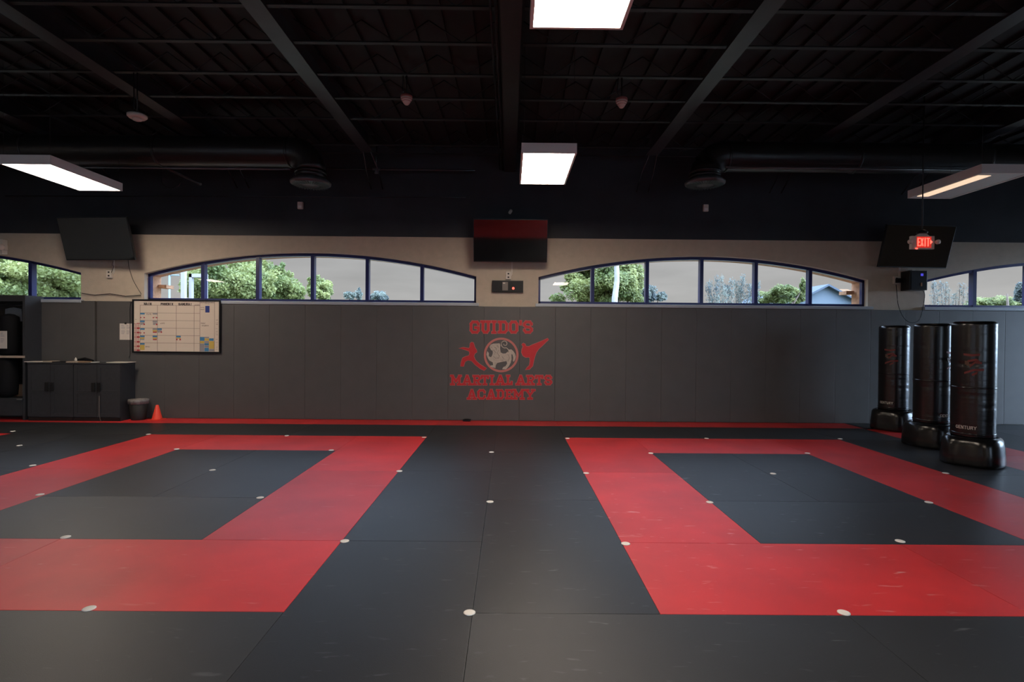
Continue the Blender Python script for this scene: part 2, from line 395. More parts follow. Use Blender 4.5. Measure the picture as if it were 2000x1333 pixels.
# ================================================================= FLOOR MATS (one metre grid, each a metre wide strip of two)
def floor_mat(x0, y0, x1, y1, col, label, grp):
    g = .001
    mb = MB().box(x0+g, x1-g, y0+g, y1-g, -.015, 0, .003)
    o = mb.build('floor_mat', 'mat_red' if col == 'r' else 'mat_black', None, ((x0+x1)/2, (y0+y1)/2, -.015))
    g_ = .85 if (x1-x0) > (y1-y0) else random.choice((.0, .25, .5)); o.color = (g_*.8, 0, 0, 1)
    return tag(o, label, 'floor mat', grp)
for s_, side in ((-1, 'left'), (1, 'right')):
    G = 'red mats of the %s square' % side; K = 'dark mats inside the %s red square' % side
    def fm(a, y0, b, y1, c, l, g): floor_mat(min(s_*a, s_*b), y0, max(s_*a, s_*b), y1, c, l, g)
    inner = 'right' if s_ < 0 else 'left'; outer = 'left' if s_ < 0 else 'right'
    fm(2, 7, 4, 8, 'r', 'red floor mat lying across the far edge of the %s red square' % side, G)
    fm(1, 6, 2, 8, 'r', 'red floor mat at the far %s corner of the %s red square' % (inner, side), G)
    fm(1, 4, 2, 6, 'r', 'red floor mat halfway along the %s edge of the %s red square' % (inner, side), G)
    fm(4, 6, 5, 8, 'r', 'red floor mat at the far %s corner of the %s red square' % (outer, side), G)
    fm(4, 4, 5, 6, 'r', 'red floor mat halfway along the %s edge of the %s red square' % (outer, side), G)
    fm(1, 3, 3, 4, 'r', 'red mat of the near band of the %s red square, beside the middle lane' % side, G)
    fm(3, 3, 5, 4, 'r', 'red mat of the near band of the %s red square, at the photo edge' % side, G)
    fm(2, 5, 3, 7, 'b', 'dark mat inside the %s red square, far half, beside its %s edge' % (side, inner), K)
    fm(3, 5, 4, 7, 'b', 'dark mat inside the %s red square, far half, beside its %s edge' % (side, outer), K)
    fm(2, 4, 4, 5, 'b', 'dark mat inside the %s red square, lying across its near end' % side, K)
    D = 'dark mats around the squares'
    fm(5, 6, 6, 8, 'b', 'dark mat just outside the far %s corner of the %s red square' % (outer, side), D)
    fm(5, 4, 6, 6, 'b', 'dark mat outside the %s red square at the very edge of the photo' % side, D)
D = 'dark mats around the squares'
floor_mat(-1, 6, 0, 8, 'b', 'dark mat of the middle lane beside the far end of the left red square', 'dark mats of the middle lane')
floor_mat(-1, 8, 0, 9, 'b', 'short dark mat against the red wall strip, left of the lane seam', 'dark mats of the middle lane')
floor_mat(-1, 4, 0, 6, 'b', 'dark mat of the middle lane, left side, halfway between wall and viewer', 'dark mats of the middle lane')
floor_mat(-1, 2, 0, 4, 'b', 'dark mat of the middle lane reaching the bottom of the photo', 'dark mats of the middle lane')
floor_mat(0, 7, 1, 9, 'b', 'dark mat of the middle lane, right side, nearest the wall', 'dark mats of the middle lane')
floor_mat(0, 5, 1, 7, 'b', 'dark mat of the middle lane beside the far half of the right red square', 'dark mats of the middle lane')
floor_mat(0, 3, 1, 5, 'b', 'brownish dark mat of the middle lane beside the near half of the right red square', 'dark mats of the middle lane')
floor_mat(-3, 2, -1, 3, 'b', 'dark mat in front of the left red square, nearest the middle lane', 'dark mats along the bottom of the photo')
floor_mat(-5, 2, -3, 3, 'b', 'dark mat in the bottom left corner of the photo', 'dark mats along the bottom of the photo')
floor_mat(0, 2, 2, 3, 'b', 'greyish dark mat at the bottom, in front of the right square\'s inner corner', 'dark mats along the bottom of the photo')
floor_mat(2, 2, 4, 3, 'b', 'dark mat in the bottom right corner of the photo', 'dark mats along the bottom of the photo')
for x, w_ in ((-9, 'at the far left under the rack'), (-7, 'in front of the black cabinets'), (-5, 'in front of the orange cone'), (-3, 'behind the left red square\'s inner corner'), (1, 'behind the right red square\'s inner corner'), (3, 'behind the middle of the right red square')):
    floor_mat(x, 8, x+2, 9, 'b', 'dark mat of the row along the wall, '+w_, 'dark mats of the row along the wall')
floor_mat(5, 8, 6, 9, 'b', 'short dark mat left of the rearmost punching bag', 'dark mats of the row along the wall')
floor_mat(-7, 7, -6, 8, 'b', 'dark mat left of the left red square, second from its edge', D)
floor_mat(-7, 5, -6, 7, 'b', 'dark mat at the left edge of the photo behind the left square\'s near half', D)
floor_mat(-8, 6, -7, 8, 'r', 'red floor mat tip showing at the far left edge of the photo', 'red mats beyond the squares')
floor_mat(6, 7, 7, 8.93, 'r', 'red floor mat under the punching bags, nearest the wall', 'red mats beyond the squares')
floor_mat(6, 5, 7, 7, 'r', 'red floor mat right of the front punching bag', 'red mats beyond the squares')
floor_mat(7, 7, 8, 9, 'b', 'dark mat behind and right of the front punching bag', D)
floor_mat(8, 7, 9, 9, 'b', 'dark mat at the far right edge of the photo', D)
floor_mat(6, 9, 9.4, 9.52, 'b', 'dark strip at the wall behind the punching bags', D)
for x, w_ in ((-9, 'under the black rack'), (-7, 'under the cabinets and the waste bin'), (-5, 'right of the orange cone'), (-3, 'left of the wall emblem'), (-1, 'below the wall emblem'), (1, 'right of the wall emblem'), (3, 'below the right arched window')):
    floor_mat(x, 9.0, x+2, 9.52, 'r', 'narrow red mat at the foot of the wall, '+w_, 'narrow red mats along the wall')
floor_mat(5, 9.0, 6.05, 9.52, 'r', 'short narrow red floor mat left of the rearmost punching bag', 'narrow red mats along the wall')

for x, w_ in ((-7, 'far left'), (-5, 'left'), (-3, 'left of the viewer'), (-1, 'under the viewer'), (1, 'right of the viewer'), (3, 'right'), (5, 'far right')):
    if x != -1: floor_mat(x, 1, x+2, 2, 'b', 'dark mat below the bottom edge of the photo, '+w_, 'dark mats near the viewer')
    floor_mat(x, 0, x+2, 1, 'r', 'red mat at the feet of the viewer, mirrored in the televisions, '+w_, 'red mats near the viewer')
for x, w_ in ((-3, 'left'), (-1, 'straight behind'), (1, 'right')):
    floor_mat(x, -1, x+2, 0, 'r', 'red mat just behind the viewer, mirrored in the middle television, '+w_, 'red mats near the viewer')
floor_mat(-1, 1, 0, 2, 'b', 'short dark mat below the photo, left of the lane seam', 'dark mats near the viewer')
floor_mat(0, 1, 1, 2, 'b', 'short dark mat below the photo, right of the lane seam', 'dark mats near the viewer')
# white round markers on the mats
DOTS = [(828, 855, 'far inner corner of the left red square'), (1108, 857, 'far inner corner of the right red square'), (1271, 886, 'far left corner of the right dark centre'), (1577, 886, 'far right corner of the right dark centre'),
 (1641, 858, 'far outer corner of the right red square'), (1814, 982, 'right edge of the right dark centre'), (1222, 1063, 'inner edge of the right red square, nearer the viewer'), (1386, 982, 'left edge of the right dark centre'),
 (1145, 925, 'inner edge of the right red square, farther from the viewer'), (1648, 1198, 'near edge of the right red square'), (1758, 1058, 'near edge of the right dark centre'), (1510, 926, 'middle of the right dark centre'),
 (290, 849, 'far outer corner of the left red square'), (345, 878, 'far left corner of the left dark centre'), (647, 880, 'far right corner of the left dark centre'), (415, 919, 'middle of the left dark centre'),
 (780, 921, 'inner edge of the left red square, farther from the viewer'), (508, 973, 'right edge of the left dark centre'), (78, 967, 'left edge of the left dark centre'), (128, 1050, 'near edge of the left dark centre'),
 (673, 1058, 'inner edge of the left red square, nearer the viewer'), (174, 1190, 'near edge of the left red square'), (917, 1198, 'middle lane seam at the bottom'), (957, 981, 'middle lane seam halfway up'), (960, 884, 'middle lane seam nearest the wall'),
 (64, 910, 'outer edge of the left red square'), (1847, 925, 'outer edge of the right red square'), (1380, 857, 'far edge of the right red square'), (560, 852, 'far edge of the left red square'), (38, 871, 'dark mats left of the left red square'), (25, 843, 'tip of the farthest left red mat')]
dm = None
for px, py, w_ in DOTS:
    p = atZ(px, py, 0)
    if dm is None:
        mb = MB().lathe([(.001, 0), (.032, 0), (.032, .003), (.026, .0055), (.001, .006)], seg=20)
        o = mb.build('floor_marker', 'dot'); dm = o.data
    else:
        o = bpy.data.objects.new('floor_marker', dm); C.objects.link(o)
    o.location = (p.x, p.y, 0.0002)
    tag(o, 'white marker disc at the '+w_, 'floor marker', 'white marker discs on the mats')

# ================================================================= WALL PADS
PADTOP, PADY = 1.975, 9.50
seams = [-8.114, -7.535, -6.948, -6.342, -5.745, -5.156, -4.559, -3.952]
seams += [-3.952+(.361+3.952)*k/7 for k in range(1, 8)]
seams += [.361+(2.812-.361)*k/4 for k in range(1, 5)]
seams += [3.415, 4.017, 4.621, 5.216, 5.83, 6.433, 7.038, 7.62, 8.204, 8.774, 9.38]
pl = ['at the left end above the first cabinet', 'behind the second half of the left cabinet', 'right of the dark gap, behind the pinned paper', 'behind the left part of the whiteboard', 'behind the middle of the whiteboard', 'behind the right end of the whiteboard', 'first to the right of the whiteboard',
      'second to the right of the whiteboard', 'third to the right of the whiteboard', 'fourth to the right of the whiteboard', 'fourth to the left of the emblem pads', 'third to the left of the emblem pads', 'under the right end of the left arched window', 'behind the left half of the red emblem',
      'behind the right half of the red emblem', 'first to the right of the red emblem', 'second to the right of the red emblem', 'third to the right of the red emblem', 'fourth to the right of the red emblem', 'under the middle of the right arched window', 'sixth to the right of the red emblem',
      'seventh to the right of the red emblem', 'eighth to the right of the red emblem', 'under the right end of the right arched window', 'below the right-hand wall outlet', 'behind the rearmost punching bag', 'behind the middle punching bag', 'behind the front punching bag', 'right of the front punching bag', 'at the right edge of the photo']
for i in range(len(seams)-1):
    a, b = seams[i], seams[i+1]; g = .0005; zt = PADTOP+(.035 if i < 3 else 0)
    if i == 2: a += .035
    lab = pl[i] if i < len(pl) else 'at the right edge'
    o = MB().box(a+g, b-g, PADY, YB-.004, .004, zt, .007).build('wall_pad', 'pad', None, ((a+b)/2, (PADY+YB)/2, 0))
    tag(o, 'tall grey vinyl wall pad '+lab, 'wall pad', 'grey wall pads')
# faint rounded trim cord lying along the pad tops at the ends
for nm, pts, lab in [('cable', [(160, 573), (185, 577), (215, 574), (245, 579), (275, 577)], 'black cord lying along the top of the left wall pads')]:
    mb = MB().tube([atY(x, y, 9.53) for x, y in pts], .007, 6); o = mb.build(nm, 'black_plastic', None, atY(185, 577, 9.53)); tag(o, lab, 'cable')
mb = MB().box(-.60, -.47, 9.40, 9.495, .0015, .028, .006); mb.box(-.57, -.50, 9.42, 9.48, .028, .034)
tag(mb.build('door_stop', 'black_plastic', None, (-.53, 9.45, 0)), 'small black plastic block at the foot of the wall pads', 'door stop')

# ================================================================= LETTERING
def stroke_letters():
    D_ = {}
    D_['G'] = [[(.9, .70), (.9, .76), (.74, .9), (.28, .9), (.1, .74), (.1, .26), (.28, .1), (.74, .1), (.9, .24), (.9, .46), (.56, .46)]]
    D_['U'] = [[(.2, .9), (.2, .26), (.36, .1), (.64, .1), (.8, .26), (.8, .9)], [(.02, .92), (.38, .92)], [(.62, .92), (.98, .92)]]
    D_['I'] = [[(.5, .1), (.5, .9)], [(.26, .92), (.74, .92)], [(.26, .08), (.74, .08)]]
    D_['D'] = [[(.22, .1), (.22, .9)], [(.04, .9), (.7, .9), (.88, .74), (.88, .26), (.7, .1), (.04, .1)]]
    D_['O'] = [[(.28, .9), (.72, .9), (.9, .74), (.9, .26), (.72, .1), (.28, .1), (.1, .26), (.1, .74), (.28, .9)]]
    D_["'"] = [[(.5, .95), (.5, .72)]]
    D_['S'] = [[(.88, .70), (.88, .76), (.72, .9), (.28, .9), (.1, .76), (.1, .64), (.28, .52), (.72, .48), (.9, .36), (.9, .24), (.72, .1), (.28, .1), (.12, .24), (.12, .30)]]
    D_['M'] = [[(.16, .1), (.16, .9), (.5, .36), (.84, .9), (.84, .1)], [(0, .08), (.32, .08)], [(.68, .08), (1, .08)], [(0, .92), (.2, .92)], [(.8, .92), (1, .92)]]
    D_['A'] = [[(.14, .1), (.46, .92), (.54, .92), (.86, .1)], [(.28, .34), (.72, .34)], [(0, .08), (.34, .08)], [(.66, .08), (1, .08)]]
    D_['R'] = [[(.2, .1), (.2, .9)], [(.02, .9), (.68, .9), (.86, .78), (.86, .6), (.68, .46), (.2, .46)], [(.55, .46), (.84, .1)], [(.02, .08), (.4, .08)], [(.72, .08), (1, .08)]]
    D_['T'] = [[(.5, .1), (.5, .9)], [(.06, .7), (.06, .9), (.94, .9), (.94, .7)], [(.28, .08), (.72, .08)]]
    D_['L'] = [[(.26, .9), (.26, .1)], [(.06, .92), (.5, .92)], [(.06, .1), (.92, .1), (.92, .32)]]
    D_['C'] = [[(.9, .68), (.9, .76), (.74, .9), (.28, .9), (.1, .74), (.1, .26), (.28, .1), (.74, .1), (.9, .24), (.9, .34)]]
    D_['E'] = [[(.22, .1), (.22, .9)], [(.04, .9), (.9, .9), (.9, .72)], [(.22, .5), (.62, .5)], [(.04, .1), (.9, .1), (.9, .28)]]
    D_['Y'] = [[(.12, .9), (.5, .44), (.88, .9)], [(.5, .46), (.5, .1)], [(0, .92), (.32, .92)], [(.68, .92), (1, .92)], [(.3, .08), (.7, .08)]]
    D_['X'] = [[(.1, .05), (.9, .95)], [(.1, .95), (.9, .05)]]
    D_['N'] = [[(.12, .02), (.12, .98), (.88, .02), (.88, .98)]]
    D_['P'] = [[(.15, .02), (.15, .92), (.8, .92), (.8, .5), (.15, .5)]]
    D_['H'] = [[(.12, .02), (.12, .98)], [(.88, .02), (.88, .98)], [(.12, .5), (.88, .5)]]
    return D_
GL = stroke_letters()
PLAIN = dict(GL)
PLAIN.update({'A': [[(.05, .02), (.5, .98), (.95, .02)], [(.22, .36), (.78, .36)]], 'M': [[(.08, .02), (.08, .98), (.5, .35), (.92, .98), (.92, .02)]], 'I': [[(.5, .02), (.5, .98)]],
 'U': [[(.1, .98), (.1, .15), (.25, .03), (.75, .03), (.9, .15), (.9, .98)]], 'R': [[(.12, .02), (.12, .95), (.8, .95), (.8, .52), (.12, .52)], [(.5, .52), (.9, .02)]], 'T': [[(.5, .02), (.5, .95)], [(.02, .95), (.98, .95)]],
 'E': [[(.9, .05), (.12, .05), (.12, .95), (.9, .95)], [(.12, .5), (.75, .5)]], 'Y': [[(.05, .98), (.5, .48), (.95, .98)], [(.5, .5), (.5, .02)]]})
LK = [0]
def letter(mb, ch, x, z, w, h, t, y0, y1, font=GL, warp=None):
    """thick strokes of one letter as slabs between y0 (front) and y1"""
    for ln in font.get(ch, []):
        pts = [(x+p[0]*w, z+p[1]*h) for p in ln]
        for (a, b) in zip(pts, pts[1:]):
            dx, dz = b[0]-a[0], b[1]-a[1]; l = math.hypot(dx, dz) or 1; ux, uz = dx/l, dz/l; e_ = t*.42
            a2 = (a[0]-ux*e_, a[1]-uz*e_); b2 = (b[0]+ux*e_, b[1]+uz*e_); nx, nz_ = -uz*t/2, ux*t/2
            q = [(a2[0]+nx, a2[1]+nz_), (b2[0]+nx, b2[1]+nz_), (b2[0]-nx, b2[1]-nz_), (a2[0]-nx, a2[1]-nz_)]
            LK[0] = (LK[0]+1) % 12
            if warp is None: mb.prism(q, 'y', y0-LK[0]*.00012, y1)
            else:
                n = 4; top = [q[0][i]+0 for i in (0, 1)]
                for k in range(n):
                    f0, f1 = k/n, (k+1)/n
                    P = lambda A, B, f: (A[0]+(B[0]-A[0])*f, A[1]+(B[1]-A[1])*f)
                    mb.face([warp(*P(q[0], q[1], f0)), warp(*P(q[0], q[1], f1)), warp(*P(q[3], q[2], f1)), warp(*P(q[3], q[2], f0))])

# ---- the emblem on the pads
S = 9.37/FPX/6.667                     # metres for one pixel of the enlarged emblem study
def E_(cx, cy):                        # emblem study pixel to wall
    p = atY(860+cx/6.667, 600+cy/6.667, PADY); return p.x, p.z
ec = E_(792, 690)
em = root('wall_emblem', (ec[0], PADY, E_(792, 1205)[1]), 'red academy emblem with two fighters and a ringed beast on the pads', 'emblem')
YA, YBk = PADY-.0065, PADY-.0005
for word, spans, z0, z1 in [
    ("GUIDO'S", [(385, 512), (528, 652), (655, 742), (752, 882), (897, 1012), (1022, 1068), (1078, 1203)], 348, 176),
    ('MARTIAL ARTS', [(135, 272), (286, 412), (424, 528), (530, 630), (632, 712), (716, 846), (858, 938), None, (985, 1108), (1122, 1226), (1238, 1336), (1354, 1456)], 1020, 884),
    ('ACADEMY', [(352, 470), (482, 590), (604, 722), (730, 832), (848, 940), (946, 1092), (1106, 1232)], 1206, 1070)]:
    mo, mi = MB(), MB()
    for ch, sp_ in zip(word, spans):
        if sp_ is None: continue
        xa, zb = E_(sp_[0], z0); xb, zt = E_(sp_[1], z1)
        hh = zt-zb; i_ = .004
        letter(mo, ch, xa+i_, zb+i_, xb-xa-2*i_, hh-2*i_, hh*.185+.011, YA+.003, YBk)
        letter(mi, ch, xa+i_, zb+i_, xb-xa-2*i_, hh-2*i_, hh*.185-.002, YA, YBk)
    lo = mo.build('lettering_outline', 'logo_outline', em); mi.build('lettering', 'logo_red', em)
F1 = [(240, 538), (300, 526), (372, 538), (386, 520), (388, 475), (408, 458), (432, 466), (442, 500), (452, 530), (472, 560), (478, 588), (450, 606), (436, 640), (455, 690), (500, 735), (560, 775), (602, 800), (572, 828), (520, 802), (450, 748), (408, 702), (360, 692), (322, 712), (302, 775), (262, 772), (272, 720), (290, 665), (330, 645), (372, 635), (385, 600), (372, 574), (300, 550)]
F2 = [(1060, 488), (1080, 470), (1106, 484), (1113, 510), (1150, 516), (1200, 492), (1262, 468), (1330, 440), (1400, 406), (1410, 426), (1376, 456), (1330, 502), (1282, 545), (1250, 592), (1232, 640), (1216, 700), (1202, 770), (1160, 812), (1105, 818), (1130, 790), (1160, 760), (1170, 700), (1162, 655), (1110, 656), (1076, 636), (1058, 592), (1064, 546), (1078, 516)]
def tri_prism(mb, pts, y0, y1):
    vs_ = [mb.bm.verts.new((x, y0, z)) for x, z in pts]
    ed = [mb.bm.edges.new((vs_[i], vs_[(i+1) % len(vs_)])) for i in range(len(vs_))]
    r_ = bmesh.ops.triangle_fill(mb.bm, edges=ed, use_beauty=True)
    fs = [g for g in r_['geom'] if isinstance(g, bmesh.types.BMFace)]
    bmesh.ops.recalc_face_normals(mb.bm, faces=fs)
    ex = bmesh.ops.extrude_face_region(mb.bm, geom=fs)
    for g in ex['geom']:
        if isinstance(g, bmesh.types.BMVert): g.co.y = y1
for F, nm in ((F1, 'fighter'), (F2, 'fighter')):
    pts = [E_(*p) for p in F]
    n = len(pts); cxm = sum(p[0] for p in pts)/n; czm = sum(p[1] for p in pts)/n
    area = sum(pts[i][0]*pts[(i+1) % n][1]-pts[(i+1) % n][0]*pts[i][1] for i in range(n))
    sg = 1 if area > 0 else -1; off = []
    for i in range(n):
        a, b, c = pts[i-1], pts[i], pts[(i+1) % n]
        d = Vector((c[0]-a[0], c[1]-a[1])).normalized(); off.append((b[0]+sg*d.y*.007, b[1]-sg*d.x*.007))
    mb = MB(); tri_prism(mb, off, YA+.003, YBk); mb.build('fighter_outline', 'logo_outline', em)
    mb = MB(); tri_prism(mb, pts, YA, YBk); mb.build(nm, 'logo_red', em)
def ring(mb, c, r0, r1, y0, y1, n=64):
    for i in range(n):
        a, b = 2*PI*i/n, 2*PI*(i+1)/n
        mb.prism([(c[0]+r0*math.cos(a), c[1]+r0*math.sin(a)), (c[0]+r1*math.cos(a), c[1]+r1*math.sin(a)), (c[0]+r1*math.cos(b), c[1]+r1*math.sin(b)), (c[0]+r0*math.cos(b), c[1]+r0*math.sin(b))], 'y', y0, y1)
rc = E_(792, 625)
mb = MB(); ring(mb, rc, 198*S, 226*S, YA+.001, YBk); mb.build('ring', 'logo_outline', em)
LION = [(640, 520), (655, 490), (690, 478), (772, 474), (782, 500), (778, 540), (786, 590), (812, 606), (850, 606), (880, 580), (896, 555), (925, 552), (955, 580), (976, 615), (984, 650), (972, 690), (955, 715), (944, 700), (950, 660), (940, 620), (926, 615), (928, 680), (915, 730), (890, 775), (855, 812), (806, 812), (818, 785), (850, 770), (870, 735), (862, 705), (800, 715), (740, 730), (722, 760), (718, 795), (650, 780), (655, 762), (688, 758), (682, 720), (640, 700), (618, 665), (600, 620), (612, 575), (632, 600), (630, 640), (655, 655), (672, 640), (684, 600), (680, 570), (660, 560), (650, 540)]
mb = MB(); tri_prism(mb, [E_(*p) for p in LION], YA, YBk); mb.build('beast', 'logo_beige', em)
tl = []
for k in range(30):
    t_ = k/29; a = -1.2+t_*(-2*PI*1.35); r_ = 55*(1-t_*.8)
    tl.append((838+r_*math.cos(a)*1.0, 482-r_*math.sin(a)))
tl = [(885, 590), (888, 560), (868, 540)]+tl
tp = [Vector((E_(*p)[0], YA+.003, E_(*p)[1])) for p in tl]
MB().tube(tp, .010, 6).build('beast_tail', 'logo_beige', em)
mb = MB()
for seg in [[(700, 520), (730, 540), (735, 570)], [(690, 560), (720, 590), (700, 620)], [(740, 500), (760, 530)], [(760, 560), (740, 600), (770, 640), (750, 680)], [(800, 640), (830, 680), (800, 700)], [(880, 620), (900, 660), (880, 710)], [(690, 640), (720, 670), (760, 660)], [(655, 520), (675, 535)]]:
    mb.tube([Vector((E_(*p)[0], YA-.0005, E_(*p)[1])) for p in seg], .0028, 5)
mb.build('beast_drawing', 'logo_line', em)

# ================================================================= WHITEBOARD
bl, bt = atY(262, 588, 9.485), None
x0, x1 = atY(262, 640, 9.485).x, atY(428.5, 640, 9.485).x; z1, z0 = atY(345, 588.5, 9.485).z, atY(345, 687, 9.485).z
wbd = root('whiteboard', (x0, PADY, z0), 'black framed schedule whiteboard with a drawn grid, hung on the pads', 'whiteboard')
MB().box(x0, x1, 9.482, 9.499, z0, z1).build('board', 'board_white', wbd)
mb = MB(); t = .026
mb.box(x0-t, x1+t, 9.468, 9.499, z0-t, z0, .004); mb.box(x0-t, x1+t, 9.468, 9.499, z1, z1+t, .004); mb.box(x0-t, x0, 9.468, 9.499, z0, z1); mb.box(x1, x1+t, 9.468, 9.499, z0, z1)
mb.build('frame', 'black_plastic', wbd)
BW, BH = x1-x0, z1-z0
def B_(cx, cy): return x0+(cx-218)/(1775-218)*BW, z1-(cy-182)/(1105-182)*BH      # whiteboard study pixel to board
YW = 9.482
def bline(mb, a, b, c, d, w=5):
    p, q = B_(a, b), B_(c, d); h = w*BW/1557/2
    mb.box(min(p[0], q[0])-h, max(p[0], q[0])+h, YW-.0012, YW, min(p[1], q[1])-h, max(p[1], q[1])+h)
mb = MB()
for x in (330, 645, 988, 1315): bline(mb, x, 262, x, 1100)
for x in (1420, 1688): bline(mb, x, 185, x, 1100)
bline(mb, 330, 262, 1420, 262); bline(mb, 1420, 210, 1688, 210)
for y in (403, 541, 681, 815, 953): bline(mb, 330, y, 1420, y)
mb.build('grid_lines', 'ink_brown', wbd)
for word, a, b, yt, yb in (('MAIN', 402, 542, 218, 262), ('PHOENIX', 706, 938, 218, 262), ('SAMURAI', 1030, 1280, 218, 262)):
    n = len(word); st = (b-a)/n; mb = MB()
    for i, ch in enumerate(word):
        p = B_(a+i*st, yb-3); q = B_(a+i*st+st*.8, yt)
        letter(mb, ch, p[0], p[1], q[0]-p[0], q[1]-p[1], .010, YW-.0014, YW, PLAIN)
    mb.build('heading', 'ink', wbd)
rnd = random.Random(3)
mb = MB()
def scrib(a, b, c, d, n=None, w=4):                     # illegible handwriting: short broken strokes
    n = n or int((c-a)/11)
    for i in range(n):
        x = a+(c-a)*(i+.2)/n; y = rnd.uniform(b, (b+d)/2); y2 = rnd.uniform((b+d)/2, d)
        bline(mb, x, y, x, y2, w)
        if rnd.random() < .6: yy = rnd.uniform(b, d); bline(mb, x, yy, x+(c-a)/n*.6, yy, w)
scrib(1325, 240, 1415, 262); scrib(1430, 192, 1680, 206); scrib(1515, 218, 1600, 238); scrib(1432, 290, 1498, 302); scrib(1432, 325, 1502, 340)
scrib(448, 410, 535, 440); scrib(560, 470, 630, 492); scrib(700, 580, 780, 605); scrib(428, 1010, 510, 1036); scrib(1440, 570, 1520, 596); scrib(1455, 615, 1590, 640); scrib(238, 518, 268, 530)
for y in (518, 572, 600, 680, 730, 760, 790, 875, 930, 1020, 1055): scrib(1712, y-4, 1750, y+8)
mb.build('handwriting', 'ink_brown', wbd)
mg = []
def magnet(a, b, c, d, m): 
    p, q = B_(a, d), B_(c, b); MB().box(p[0], q[0], YW-.003, YW, p[1], q[1], .0006).build('magnet', m, wbd)
magnet(1520, 265, 1595, 385, 'tag_navy')
for (a, y, ms_) in [(332, 400, 'bw'), (560, 400, 'gw'), (332, 541, 'br'), (560, 541, 'gr'), (332, 681, 'bw'), (560, 681, 'gy'), (645, 681, 'br'), (332, 815, 'by'), (560, 815, 'by'), (990, 815, 'bY'), (332, 953, 'bF')]:
    magnet(a, y+3, a+80, y+32, 'tag_blue' if ms_[0] == 'b' else 'tag_grey')
    if ms_[1] == 'y': magnet(a, y+36, a+78, y+62, 'tag_yellow'); magnet(a+4, y+64, a+74, y+84, 'tag_red' if a > 400 else 'tag_grey')
    if ms_[1] == 'Y': magnet(a+4, y+36, a+80, y+54, 'tag_yellow'); magnet(a, y+56, a+22, y+84, 'tag_red'); magnet(a+58, y+56, a+84, y+84, 'tag_red')
    if ms_[1] == 'F': magnet(a, y+36, a+80, y+130, 'tag_yellow')
    if ms_[1] == 'r': magnet(a+6, y+38, a+74, y+60, 'tag_grey'); magnet(a+6, y+62, a+46, y+80, 'tag_grey'); magnet(a+58, y+58, a+84, y+84, 'tag_red')
    if ms_[1] == 'w': magnet(a, y+78, a+20, y+98, 'tag_red'); magnet(a+60, y+78, a+84, y+98, 'tag_red')
for i, y in enumerate((600, 680, 760, 842, 930, 1010, 1084)):
    magnet(222, y, 262, y+8, 'tag_red'); magnet(268, y-10, 322, y+(18 if i else 4), 'tag_red')
for x in (240, 270, 298): magnet(x, 612, x+5, 1095, 'tag_red')
for a, b, c, d, m in [(1425, 835, 1505, 905, 'tag_blue'), (1508, 832, 1588, 858, 'tag_grey'), (1508, 862, 1588, 905, 'tag_yellow'), (1592, 858, 1672, 905, 'tag_blue'), (1425, 910, 1500, 950, 'tag_yellow'), (1504, 910, 1585, 944, 'tag_grey'), (1590, 910, 1682, 1050, 'tag_yellow'),
                      (1425, 955, 1500, 1098, 'tag_grey'), (1506, 948, 1584, 988, 'tag_blue'), (1506, 992, 1584, 1030, 'tag_grey'), (1506, 1034, 1584, 1098, 'tag_blue'), (1590, 1054, 1682, 1098, 'tag_grey')]: magnet(a, b, c, d, m)

def paper(pxa, pya, pxb, pyb, Y, label, clip=True, tilt=0.0):
    a = atY(pxa, pyb, Y); b = atY(pxb, pya, Y); r_ = root('paper_sheet', (a.x, Y, a.z), label, 'paper')
    MB().box(a.x, b.x, Y-.004, Y-.0005, a.z, b.z).build('sheet', 'paper', r_)
    mb = MB(); n = 9; w = b.x-a.x; h = b.z-a.z
    for i in range(n):
        if i == 4: continue
        z = b.z-h*(.1+.6*i/n); k = rnd.uniform(.35, .8)
        mb.box(a.x+w*.12, a.x+w*(.12+k*.5), Y-.005, Y-.004, z-.003, z+.003); mb.box(a.x+w*.55, a.x+w*(.55+k*.4), Y-.005, Y-.004, z-.003, z+.003)
    mb.build('print', 'tag_grey', r_)
    if clip: MB().box(a.x+w*.42, a.x+w*.56, Y-.014, Y-.004, b.z-.012, b.z+.02, .003).build('clip', 'steel_black', r_)
paper(234, 632.5, 258, 664, PADY, 'white printed sheet clipped to the pad left of the whiteboard')

# ================================================================= TELEVISIONS
def tv(px, py, Y, yaw, tilt, label):
    c = atY(px, py, Y); w, h = 1.235/2, .705/2
    r_ = root('television', c, label, 'television', rot=(tilt, 0, yaw))
    MB().box(-w, w, .004, .045, -h, h, .006).build('housing', 'tv_body', r_)
    MB().box(-w+.010, w-.010, .001, .008, -h+.018, h-.010).build('screen', 'tv_screen', r_)
    mb = MB().box(-.2, .2, .045, .10, -.18, .18, .01); mb.build('rear_casing', 'tv_body', r_)
    mb = MB(); mb.box(-.22, -.17, .10, .12, -.24, .24); mb.box(.17, .22, .10, .12, -.24, .24); mb.box(-.24, .24, .12, .14, -.03, .03)
    d = (YB-.02-Y)*1.0
    mb.box(-.04, .04, .14, max(.2, d-.06), -.05, .01); mb.build('wall_mount', 'steel_black', r_)
    return r_
tv(187, 467, 9.18, math.radians(-5), math.radians(15.5), 'tilted dark television left of the left arched window')
tv(997, 471, 9.18, 0, math.radians(15.5), 'tilted dark television in the middle between the two big arched windows')
tv(1792, 482.5, 9.18, math.radians(5), math.radians(15.5), 'tilted dark television on the right, behind the exit sign')

